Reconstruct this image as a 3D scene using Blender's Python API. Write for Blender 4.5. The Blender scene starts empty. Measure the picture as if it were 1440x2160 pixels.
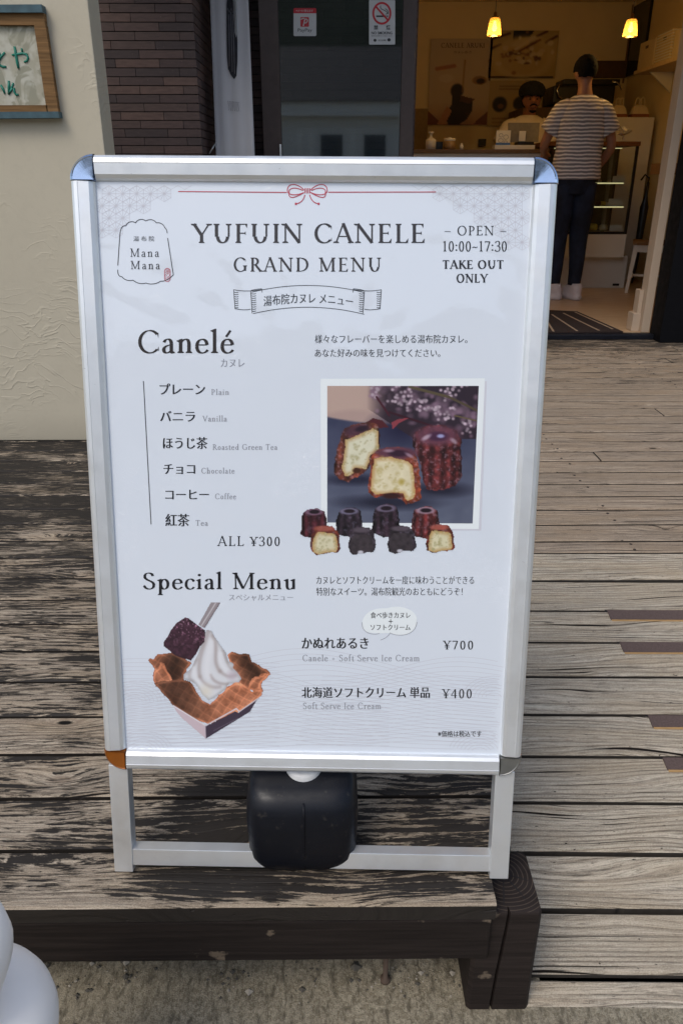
import bpy, bmesh, math, random
import numpy as np
from mathutils import Vector, Matrix, noise as mnoise
random.seed(7)
sc = bpy.context.scene
COL = sc.collection

# ---------------------------------------------------------------- camera, sky, sun, exposure
FPX = 1605.0
TH = math.atan(708/1605); PS = math.atan(15*math.cos(TH)/FPX)
cF = np.array([math.sin(PS)*math.cos(TH), math.cos(PS)*math.cos(TH), -math.sin(TH)])
cR = np.array([math.cos(PS), -math.sin(PS), 0.0]); cU = np.cross(cR, cF)
CAM = np.array([0, 0, 1.0])
cam = bpy.data.cameras.new('camera'); camo = bpy.data.objects.new('camera', cam); COL.objects.link(camo)
cam.sensor_fit = 'VERTICAL'; cam.sensor_height = 36; cam.lens = 36*FPX/2160
cam.clip_start = .02; cam.clip_end = 600
Mx = Matrix(((cR[0], cU[0], -cF[0], 0), (cR[1], cU[1], -cF[1], 0), (cR[2], cU[2], -cF[2], 1.0), (0, 0, 0, 1)))
camo.matrix_world = Mx
sc.camera = camo
SUN_EL, SUN_AZ = math.radians(52), math.radians(215)      # azimuth clockwise from +Y
w = bpy.data.worlds.new('World'); sc.world = w; w.use_nodes = True
nt = w.node_tree; bg = nt.nodes['Background']
sky = nt.nodes.new('ShaderNodeTexSky'); sky.sky_type = 'NISHITA'; sky.sun_disc = False
sky.sun_elevation = SUN_EL; sky.sun_rotation = SUN_AZ; sky.dust_density = 2.0; sky.air_density = 1.0
hs = nt.nodes.new('ShaderNodeHueSaturation'); hs.inputs['Saturation'].default_value = .85
nt.links.new(sky.outputs[0], hs.inputs['Color']); nt.links.new(hs.outputs[0], bg.inputs[0])
bg.inputs[1].default_value = .13
sl = bpy.data.lights.new('sun', 'SUN'); sl.energy = .9; sl.angle = math.radians(25); sl.color = (1, .95, .88)
so = bpy.data.objects.new('sun', sl); COL.objects.link(so)
sd = Vector((math.sin(SUN_AZ)*math.cos(SUN_EL), math.cos(SUN_AZ)*math.cos(SUN_EL), math.sin(SUN_EL)))
so.rotation_euler = (-sd).to_track_quat('-Z', 'Y').to_euler(); so.location = sd*30
sc.view_settings.view_transform = 'Standard'; sc.view_settings.look = 'None'
sc.view_settings.exposure = .38; sc.view_settings.gamma = 1
sc.cycles.max_bounces = 8; sc.cycles.transparent_max_bounces = 12

# ---------------------------------------------------------------- helpers
def ray(x, y): return cF + cR*((x-720)/FPX) - cU*((y-1080)/FPX)
def onY(x, y, Y):
    d = ray(x, y); return Vector(CAM + d*(Y/d[1]))
def onZ(x, y, Z):
    d = ray(x, y); return Vector(CAM + d*((Z-1)/d[2]))
def onX(x, y, X):
    d = ray(x, y); return Vector(CAM + d*(X/d[0]))
def lin(c): return tuple((v/12.92 if v <= .04045 else ((v+.055)/1.055)**2.4) for v in c)
def S(r, g, b): return lin((r/255, g/255, b/255))

class G:
    """tiny node builder"""
    def __init__(s, name):
        s.m = bpy.data.materials.new(name); s.m.use_nodes = True
        s.nt = s.m.node_tree; s.b = s.nt.nodes['Principled BSDF']
    def n(s, t, ins=None, out=0, **props):
        nd = s.nt.nodes.new('ShaderNode'+t)
        for k, v in props.items(): setattr(nd, k, v)
        for k, v in (ins or {}).items(): s.put(nd.inputs[k], v)
        return nd.outputs[out]
    def put(s, sock, v):
        if isinstance(v, bpy.types.NodeSocket): s.nt.links.new(v, sock)
        else:
            if sock.type == 'RGBA' and len(v) == 3: v = (*v, 1)
            sock.default_value = v
    def set(s, **kw):
        for k, v in kw.items(): s.put(s.b.inputs[k.replace('_', ' ')], v)
        return s
    def math(s, op, a, b=0.0, c=None):
        d = {0: a, 1: b}
        if c is not None: d[2] = c
        return s.n('Math', d, operation=op)
    def vmath(s, op, a, b): return s.n('VectorMath', {0: a, 1: b}, operation=op)
    def noise(s, vec, scale=1.0, detail=2.0, rough=.5, dist=0.0):
        return s.n('TexNoise', {'Vector': vec, 'Scale': scale, 'Detail': detail, 'Roughness': rough, 'Distortion': dist})
    def ramp(s, f, stops, interp='LINEAR'):
        nd = s.nt.nodes.new('ShaderNodeValToRGB'); cr = nd.color_ramp; cr.interpolation = interp
        while len(cr.elements) > 1: cr.elements.remove(cr.elements[-1])
        for i, (p, c) in enumerate(stops):
            if isinstance(c, (int, float)): c = (c, c, c)
            e = cr.elements[0] if i == 0 else cr.elements.new(p)
            e.position = p; e.color = (*c[:3], 1)
        s.nt.links.new(f, nd.inputs[0]); return nd.outputs[0]
    def mix(s, f, a, b, mode='MIX'):
        nd = s.nt.nodes.new('ShaderNodeMix'); nd.data_type = 'RGBA'; nd.blend_type = mode
        s.put(nd.inputs[0], f); s.put(nd.inputs[6], a); s.put(nd.inputs[7], b); return nd.outputs[2]
    def pos(s, scale=(1, 1, 1)):
        g = s.n('TexCoord', out=3)
        return s.vmath('MULTIPLY', g, scale)
    def island(s): return s.n('NewGeometry', out=8)
    def bump(s, h, strength=.5, dist=.002):
        s.put(s.b.inputs['Normal'], s.n('Bump', {'Height': h, 'Strength': strength, 'Distance': dist})); return s

def plain(name, c, rough=.5, metal=0.0, var=.12, vscale=40.0, bump=0.0, spec=.5):
    """one colour with faint uneven wear"""
    g = G(name); n = g.noise(g.pos(), vscale, 4)
    a = tuple(v*(1-var) for v in c); b = tuple(min(1, v*(1+var)) for v in c)
    g.set(Base_Color=g.ramp(n, [(.3, a), (.7, b)]), Roughness=g.ramp(g.noise(g.pos(), vscale*.6, 3), [(.3, max(.03, rough-.08)), (.7, min(1, rough+.08))]), Metallic=metal)
    g.b.inputs['Specular IOR Level'].default_value = spec
    if bump: g.bump(n, bump, .001)
    return g.m

class MB:
    """collects shapes and links them as one mesh object"""
    def __init__(s): s.v = []; s.f = []; s.mi = []; s.smooth = []
    def add(s, vs, fs, mi=0, smooth=False):
        o = len(s.v); s.v += [tuple(v) for v in vs]
        for f in fs: s.f.append(tuple(i+o for i in f)); s.mi.append(mi); s.smooth.append(smooth)
        return s
    def box(s, x0, x1, y0, y1, z0, z1, bev=0.0, M=None, mi=0):
        if bev <= 0:
            vs = [(x, y, z) for z in (z0, z1) for y in (y0, y1) for x in (x0, x1)]
            fs = [(0, 2, 3, 1), (4, 5, 7, 6), (0, 1, 5, 4), (2, 6, 7, 3), (0, 4, 6, 2), (1, 3, 7, 5)]
        else:
            bm = bmesh.new(); bmesh.ops.create_cube(bm, size=1)
            for v in bm.verts: v.co = Vector((x0+(v.co.x+.5)*(x1-x0), y0+(v.co.y+.5)*(y1-y0), z0+(v.co.z+.5)*(z1-z0)))
            bmesh.ops.bevel(bm, geom=bm.edges[:], offset=bev, segments=2, profile=.6, affect='EDGES')
            bm.verts.index_update(); vs = [v.co.copy() for v in bm.verts]; fs = [[v.index for v in f.verts] for f in bm.faces]; bm.free()
        if M is not None: vs = [M @ Vector(v) for v in vs]
        return s.add(vs, fs, mi)
    def prism(s, poly, fn, d0, d1, mi=0):
        """closed outline poly [(a,b)] extruded between d0 and d1, fn(a,b,d)->point"""
        n = len(poly); vs = [fn(a, b, d0) for a, b in poly]+[fn(a, b, d1) for a, b in poly]
        fs = [tuple(range(n))[::-1], tuple(range(n, 2*n))]+[(i, (i+1) % n, n+(i+1) % n, n+i) for i in range(n)]
        return s.add(vs, fs, mi)
    def loft(s, rings, cap=True, mi=0, smooth=True):
        n = len(rings[0]); vs = [p for r in rings for p in r]; fs = []
        for k in range(len(rings)-1):
            for i in range(n):
                fs.append((k*n+i, k*n+(i+1) % n, (k+1)*n+(i+1) % n, (k+1)*n+i))
        if cap: fs += [tuple(range(n))[::-1], tuple(range((len(rings)-1)*n, len(rings)*n))]
        return s.add(vs, fs, mi, smooth)
    def tube(s, pts, r, n=10, mi=0, cap=True):
        pts = [Vector(p) for p in pts]; rings = []
        if not isinstance(r, (list, tuple)): r = [r]*len(pts)
        ref = None
        for i, p in enumerate(pts):
            t = (pts[min(i+1, len(pts)-1)]-pts[max(i-1, 0)]).normalized()
            if ref is None: ref = Vector((0, 0, 1)) if abs(t.z) < .9 else Vector((1, 0, 0))
            a = (ref - t*ref.dot(t)).normalized(); ref = a; b = t.cross(a)
            rings.append([p+(a*math.cos(q)+b*math.sin(q))*r[i] for q in (2*math.pi*k/n for k in range(n))])
        return s.loft(rings, cap, mi)
    def lathe(s, prof, c=(0, 0, 0), n=24, mi=0, cap=True):
        rings = [[(c[0]+r*math.cos(2*math.pi*k/n), c[1]+r*math.sin(2*math.pi*k/n), c[2]+z) for k in range(n)] for r, z in prof]
        return s.loft(rings, cap, mi)
    def build(s, name, mat=None, parent=None, loc=None):
        me = bpy.data.meshes.new(name); me.from_pydata(s.v, [], s.f)
        for m in (mat if isinstance(mat, (list, tuple)) else [mat]): me.materials.append(m)
        me.polygons.foreach_set('material_index', s.mi); me.polygons.foreach_set('use_smooth', s.smooth); me.update()
        bm = bmesh.new(); bm.from_mesh(me); bmesh.ops.recalc_face_normals(bm, faces=bm.faces[:]); bm.to_mesh(me); bm.free()
        o = bpy.data.objects.new(name, me); COL.objects.link(o)
        if parent: o.parent = parent
        if loc: o.location = loc
        return o
def tag(o, label, cat, group=None):
    o['label'] = label; o['category'] = cat
    if group: o['group'] = group
    return o
def struct(o, kind='structure'): o['kind'] = kind; return o
def thing(name, label, cat, loc=(0, 0, 0), group=None, rz=0):
    o = bpy.data.objects.new(name, None); COL.objects.link(o); o.location = loc; o.rotation_euler = (0, 0, rz); o.empty_display_size = .1
    return tag(o, label, cat, group)
def link_copy(o, parent=None):
    c = o.copy(); COL.objects.link(c)
    if parent: c.parent = parent
    for ch in list(o.children): link_copy(ch, c)
    return c

# ---------------------------------------------------------------- numpy painter for flat prints
def vnoise(X, Y, scale, seed=0, octs=3):
    out = np.zeros_like(X, float); amp = 1; tot = 0
    for o in range(octs):
        rs = np.random.RandomState(seed+o*17); g = rs.rand(64, 64)
        x = X/scale; y = Y/scale; xi = np.floor(x).astype(int); yi = np.floor(y).astype(int)
        fx = x-xi; fy = y-yi; fx = fx*fx*(3-2*fx); fy = fy*fy*(3-2*fy)
        v = (g[yi % 64, xi % 64]*(1-fx)+g[yi % 64, (xi+1) % 64]*fx)*(1-fy)+(g[(yi+1) % 64, xi % 64]*(1-fx)+g[(yi+1) % 64, (xi+1) % 64]*fx)*fy
        out += v*amp; tot += amp; amp *= .5; scale *= .5
    return out/tot
def inpoly(X, Y, poly):
    ins = np.zeros(X.shape, bool); n = len(poly)
    for i in range(n):
        x0, y0 = poly[i]; x1, y1 = poly[(i+1) % n]
        c = ((y0 > Y) != (y1 > Y)) & (X < (x1-x0)*(Y-y0)/((y1-y0) if y1 != y0 else 1e-9)+x0); ins ^= c
    return ins
def polydist(X, Y, poly):
    d = np.full(X.shape, 1e9)
    for i in range(len(poly)):
        ax, ay = poly[i]; bx, by = poly[(i+1) % len(poly)]; dx, dy = bx-ax, by-ay
        t = np.clip(((X-ax)*dx+(Y-ay)*dy)/(dx*dx+dy*dy+1e-9), 0, 1)
        d = np.minimum(d, np.hypot(X-ax-t*dx, Y-ay-t*dy))
    return d
class Paint:
    """raster colours (sRGB 0..255) in the print's own coordinates"""
    def __init__(s, x0, y0, x1, y1, step):
        nx = int((x1-x0)/step)+1; ny = int((y1-y0)/step)+1
        s.X, s.Y = np.meshgrid(np.linspace(x0, x1, nx), np.linspace(y0, y1, ny)); s.c = np.zeros((ny, nx, 3)); s.a = np.zeros((ny, nx))
    def put(s, mask, col, alpha=1.0):
        m = (mask*alpha if not isinstance(mask, np.ndarray) or mask.dtype != bool else mask.astype(float)*alpha)
        s.c = s.c*(1-m[..., None])+np.asarray(col, float)*m[..., None]; s.a = np.maximum(s.a, m)
    def poly(s, pts, col, alpha=1.0): s.put(inpoly(s.X, s.Y, pts), col, alpha)
    def ell(s, cx, cy, rx, ry, col, soft=.15, alpha=1.0, rot=0):
        c, q = math.cos(rot), math.sin(rot); dx, dy = s.X-cx, s.Y-cy
        d = np.hypot((dx*c+dy*q)/rx, (-dx*q+dy*c)/ry); s.put(np.clip((1+soft-d)/(2*soft+1e-6), 0, 1), col, alpha)
    def line(s, x0, y0, x1, y1, wd, col, alpha=1.0):
        d = polydist(s.X, s.Y, [(x0, y0), (x1, y1)]); s.put(np.clip((wd/2+1.5-d)/3, 0, 1), col, alpha)
    def shade(s, mask, k): s.c = np.where(mask[..., None], s.c*np.asarray(k)[..., None], s.c)
    def mesh(s, name, fn, mat, parent=None, full=True):
        ny, nx = s.X.shape; vs = [fn(x, y) for x, y in zip(s.X.ravel(), s.Y.ravel())]
        fs = []; A = s.a > .5
        for j in range(ny-1):
            for i in range(nx-1):
                if full or (A[j, i] and A[j+1, i] and A[j, i+1] and A[j+1, i+1]): fs.append((j*nx+i, (j+1)*nx+i, (j+1)*nx+i+1, j*nx+i+1))
        me = bpy.data.meshes.new(name); me.from_pydata(vs, [], fs); me.materials.append(mat)
        at = me.color_attributes.new('print', 'FLOAT_COLOR', 'POINT')
        c = np.clip(s.c/255, 0, 1); c = np.where(c <= .04045, c/12.92, ((c+.055)/1.055)**2.4)*.86
        at.data.foreach_set('color', np.concatenate([c.reshape(-1, 3), np.ones((nx*ny, 1))], 1).ravel().astype(np.float32))
        o = bpy.data.objects.new(name, me); COL.objects.link(o)
        if parent: o.parent = parent
        return o
def printmat(name, rough=.35):
    g = G(name); g.set(Base_Color=g.n('Attribute', attribute_name='print'), Roughness=rough); return g.m
M_print = printmat('printed_paper', .3); M_print_dull = printmat('printed_paper_matt', .6)

# ---------------------------------------------------------------- serif lettering drawn with a broad nib
GL = {
 'Y': (.80, 'd.08,1,.40,.42,1 d.73,1,.42,.42,.12 v.41,0,.46,b s.08,1 s.73,1'), 'U': (.86, 'v.17,.33,1,t a.43,.33,.26,.34,180,360 d.69,.33,.69,1,.3 s.69,1'),
 'F': (.60, 'v.17,0,1,bt h.17,.55,.975,-1 h.17,.47,.51,2'), 'I': (.34, 'v.17,0,1,bt'), 'N': (.90, 'd.15,0,.15,1,.2 d.13,1,.75,0,1 d.75,0,.75,1,.2 s.15,0 s.1,1 s.75,1'),
 'C': (.84, 'a.48,.5,.40,.52,42,318 k.78,.86,.66 k.79,.14,.3'), 'A': (.78, 'd.07,0,.38,1.03,.12 d.37,1.03,.70,0,1 h.18,.56,.34,0 s.07,0 s.70,0'),
 'E': (.66, 'v.17,0,1,bt h.17,.56,.975,-1 h.17,.47,.51,2 h.17,.59,.025,1'), 'L': (.60, 'v.17,0,1,bt h.17,.57,.025,1'),
 'G': (.92, 'a.48,.5,.40,.52,42,310 k.78,.86,.66 v.76,.06,.44,t'), 'R': (.72, 'v.17,0,1,bt h.17,.32,.98,0 h.17,.32,.49,0 a.32,.735,.22,.245,-90,90 d.34,.5,.68,0,1 s.69,0'),
 'D': (.88, 'v.17,0,1,bt h.17,.36,.98,0 h.17,.36,.02,0 a.36,.5,.42,.48,-90,90'), 'M': (1.04, 'd.16,0,.14,1,.2 d.13,1,.5,.03,1 d.5,.03,.86,1,.12 v.88,0,1,b s.16,0 s.12,1 s.9,1'),
 'O': (.94, 'a.47,.5,.40,.52,0,360'), 'P': (.62, 'v.17,0,1,bt h.17,.32,.98,0 h.2,.32,.44,0 a.32,.71,.24,.27,-90,90'), 'T': (.70, 'v.35,0,1,b h.03,.67,.975,-2'),
 'K': (.74, 'v.17,0,1,bt d.2,.45,.6,1,.12 d.33,.58,.70,0,1 s.6,1 s.71,0'), 'S': (.58, 'c.45,.80,.42,1.05,.07,1.05,.08,.76 c.08,.76,.1,.5,.51,.53,.50,.24 c.50,.24,.49,-.07,.12,-.06,.06,.2 k.46,.92,.76 k.07,.22,.05'),
 'V': (.76, 'd.08,1,.40,0,1 d.39,0,.69,1,.12 s.08,1 s.70,1'), 'B': (.66, 'v.17,0,1,bt a.32,.74,.2,.24,-90,90 a.32,.26,.25,.26,-90,90'), 'W': (1.1, 'd.06,1,.34,0,1 d.33,0,.56,1,.12 d.56,1,.82,0,1 d.81,0,1.05,1,.12 s.06,1 s.56,1 s1.05,1'),
 'a': (.47, 'v.34,.08,.42,n c.08,.47,.12,.66,.34,.68,.34,.42 c.34,.37,.18,.33,.06,.28,.07,.13 c.07,.13,.08,-.04,.24,-.02,.34,.11 c.34,.1,.35,-.01,.4,-.01,.45,.05'),
 'n': (.58, 'v.13,0,.6,bf c.13,.45,.22,.64,.43,.70,.43,.40 v.43,0,.42,b'), 'm': (.88, 'v.13,0,.6,bf c.13,.45,.22,.64,.43,.70,.43,.40 v.43,0,.42,b c.43,.45,.52,.64,.73,.70,.73,.40 v.73,0,.42,b'),
 'h': (.58, 'v.13,0,1.05,bf c.13,.45,.22,.64,.43,.70,.43,.40 v.43,0,.42,b'), 'e': (.49, 'h.08,.42,.36,0 c.42,.36,.44,.68,.06,.72,.06,.3 c.06,.3,.06,-.06,.34,-.07,.45,.14'),
 'é': (.49, 'h.08,.42,.36,0 c.42,.36,.44,.68,.06,.72,.06,.3 c.06,.3,.06,-.06,.34,-.07,.45,.14 d.2,.72,.36,1.0,.5'),
 'l': (.27, 'v.13,0,1.05,bf'), 'i': (.27, 'v.13,0,.6,bf o.13,.86,.075'), 'c': (.45, 'c.41,.48,.37,.68,.06,.68,.06,.3 c.06,.3,.06,-.06,.33,-.07,.42,.13 o.385,.5,.055'),
 'u': (.58, 'v.13,.18,.6,f c.13,.2,.13,-.07,.31,-.05,.43,.13 v.43,0,.6,f'), 'o': (.56, 'a.28,.3,.22,.32,0,360'), 's': (.4, 'c.30,.5,.28,.66,.05,.66,.055,.47 c.055,.47,.07,.31,.34,.33,.33,.15 c.33,.15,.32,-.05,.08,-.04,.05,.12'),
 't': (.34, 'v.15,.14,.78,n h.02,.31,.6,0 c.15,.16,.15,-.06,.26,-.04,.33,.07'), 'd': (.57, 'a.27,.3,.21,.32,0,360 v.45,0,1.05,fb'), 'p': (.58, 'v.13,-.36,.6,bf a.31,.3,.21,.32,0,360'),
 'r': (.39, 'v.13,0,.6,bf c.13,.4,.19,.6,.3,.66,.36,.57 o.34,.55,.055'), 'f': (.33, 'v.15,0,.85,b c.15,.8,.15,1.08,.32,1.1,.38,.98 h.02,.31,.6,0'), 'v': (.5, 'd.06,.6,.26,0,1 d.25,0,.45,.6,.12 s.06,.6 s.45,.6'),
 '0': (.53, 'a.265,.46,.205,.48,0,360'), '1': (.46, 'v.23,0,.93,bf'), '3': (.52, 'c.08,.76,.13,1.02,.46,1.0,.43,.72 c.43,.72,.42,.53,.3,.5,.19,.5 c.19,.5,.34,.52,.47,.42,.46,.25 c.46,.25,.45,-.06,.12,-.07,.05,.14'),
 '4': (.54, 'd.38,.93,.03,.27,.1 h.03,.52,.26,0 v.38,0,.93,n'), '7': (.52, 'h.05,.48,.9,0 h.05,.48,.87,0 d.46,.9,.2,0,.75 k.06,.9,.72'), ':': (.24, 'o.12,.12,.075 o.12,.56,.075'), '~': (.5, 'c.05,.33,.15,.55,.33,.2,.45,.42'),
 '¥': (.6, 'd.06,.93,.30,.42,1 d.55,.93,.31,.42,.12 v.30,0,.44,b s.06,.93 s.55,.93 h.1,.5,.40,0 h.1,.5,.26,0'), '+': (.6, 'h.1,.5,.35,0 d.3,.14,.3,.56,.05'), '—': (.75, 'h.1,.65,.4,0'), '-': (.4, 'h.05,.35,.35,0'), ' ': (.28, ''),
}
def serif(txt, weight=.125, hair=.042, track=.06):
    """returns (verts2d, faces, layer) of the word with cap height 1"""
    V = []; Fc = []; Ly = []
    def quad(ps, ly): o = len(V); V.extend(ps); Fc.append(tuple(range(o, o+len(ps)))); Ly.append(ly)
    def strip(pts, k, ly):
        L = []
        for i, p in enumerate(pts):
            q = pts[min(i+1, len(pts)-1)]; r = pts[max(i-1, 0)]; dx, dy = q[0]-r[0], q[1]-r[1]; l = math.hypot(dx, dy) or 1; dx /= l; dy /= l
            t = (hair+(weight-hair)*k) if k is not None else hair+(weight-hair)*abs(dy*math.cos(.21)-dx*math.sin(.21))**1.25
            L.append(((p[0]-dy*t/2, p[1]+dx*t/2), (p[0]+dy*t/2, p[1]-dx*t/2)))
        for a, b in zip(L, L[1:]): quad([a[0], a[1], b[1], b[0]], ly)
    def slab(x, y, wd=.125, ly=0):
        u = 1 if y < .3 and y != .6 else -1
        quad([(x-wd, y), (x+wd, y), (x+wd, y+u*hair*.8), (x+weight*.5, y+u*.085), (x-weight*.5, y+u*.085), (x-wd, y+u*hair*.8)], ly)
    X = 0.0
    for ch in txt:
        adv, code = GL[ch]; i0 = len(V); ly = 0
        for cmd in code.split():
            k = cmd[0]; ly += 1
            a = cmd[1:].split(',')
            if k == 'v':
                x, y0, y1 = map(float, a[:3]); fl = a[3]; q = weight/2
                quad([(x-q, y0), (x+q, y0), (x+q, y1), (x-q, y1)], ly)
                if 'b' in fl: slab(x, y0, .125 if y1 > .9 else .115, ly+7)
                if 't' in fl: slab(x, y1, .125, ly+8)
                if 'f' in fl: quad([(x-q, y1-.02), (x-q-.09, y1-.05), (x-q-.09, y1-.07), (x-q, y1-.13)], ly+8); quad([(x-q, y1), (x+q, y1), (x+q, y1+.035), (x-q, y1-.001)], ly+9)
            elif k == 'd': x0, y0, x1, y1, t = map(float, a); strip([(x0, y0), (x1, y1)], t, ly)
            elif k == 'h':
                x0, x1, y, t = map(float, a); q = hair*.55
                quad([(x0, y-q), (x1, y-q), (x1, y+q), (x0, y+q)], ly)
                if t in (-1, -2): quad([(x1, y+q), (x1-.09, y-q), (x1-.012, y-.2)], ly+8)
                if t == -2: quad([(x0, y+q), (x0+.09, y-q), (x0+.012, y-.2)], ly+9)
                if t == 1: quad([(x1, y-q), (x1-.1, y+q), (x1+.02, y+.22)], ly+8)
                if t == 2: quad([(x1+.01, y-.1), (x1+.01, y+.1), (x1-.06, y)], ly+8)
            elif k == 'a':
                cx, cy, rx, ry, a0, a1 = map(float, a); n = max(8, int(abs(a1-a0)/14))
                strip([(cx+(rx-weight*.35)*math.cos(math.radians(a0+(a1-a0)*i/n)), cy+(ry-hair*.5)*math.sin(math.radians(a0+(a1-a0)*i/n))) for i in range(n+1)], None, ly)
            elif k == 'c':
                p = list(map(float, a)); n = 10
                strip([tuple((1-t)**3*p[j]+3*(1-t)**2*t*p[2+j]+3*(1-t)*t*t*p[4+j]+t**3*p[6+j] for j in (0, 1)) for t in (i/n for i in range(n+1))], None, ly)
            elif k == 's': x, y = map(float, a); slab(x, y, .125, ly)
            elif k == 'k': x, y0, y1 = map(float, a); quad([(x-.035, y0), (x+.012, y0+(.05 if y0 > y1 else -.05)), (x+.012, y1)], ly)
            elif k == 'o': x, y, r = map(float, a); quad([(x+r*math.cos(j*.6283), y+r*math.sin(j*.6283)) for j in range(10)], ly)
        for j in range(i0, len(V)): V[j] = (V[j][0]+X, V[j][1])
        X += adv+track
    return V, Fc, Ly
def sans(txt, off=-.013, dx=.016):
    """built-in face; thin horizontals and thicker verticals for a brush-serif look"""
    c = bpy.data.curves.new('t', 'FONT'); c.body = txt; c.size = 1; c.offset = off; c.resolution_u = 3
    o = bpy.data.objects.new('t', c); COL.objects.link(o); bpy.context.view_layer.update()
    m = bpy.data.meshes.new_from_object(o.evaluated_get(bpy.context.evaluated_depsgraph_get()))
    v0 = [(v.co.x, v.co.y) for v in m.vertices]; f0 = [tuple(p.vertices) for p in m.polygons]
    bpy.data.objects.remove(o); bpy.data.curves.remove(c); bpy.data.meshes.remove(m)
    V = []; Fc = []; Ly = []
    for k, s in enumerate((-dx, 0, dx) if dx else (0,)):
        b = len(V); V += [(x+s, y) for x, y in v0]; Fc += [tuple(i+b for i in f) for f in f0]; Ly += [k]*len(f0)
    return V, Fc, Ly
class Letters:
    """gathers words on one plane; fn(a,b,layer)->3D point"""
    def __init__(s): s.mb = MB()
    def word(s, geo, box, fn, warp=None):
        V, Fc, Ly = geo; xs = [p[0] for p in V]; ys = [p[1] for p in V]; x0, x1, y0, y1 = min(xs), max(xs), min(ys), max(ys)
        bx0, by0, bx1, by1 = box       # left, top, right, bottom
        for f, ly in zip(Fc, Ly):
            pts = []
            for i in f:
                u = (V[i][0]-x0)/(x1-x0); v = (V[i][1]-y0)/(y1-y0); X = bx0+u*(bx1-bx0); Yy = by1+(by0-by1)*v
                if warp: X, Yy = warp(X, Yy)
                pts.append(fn(X, Yy, ly))
            s.mb.add(pts, [tuple(range(len(pts)))])
        return s
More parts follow.
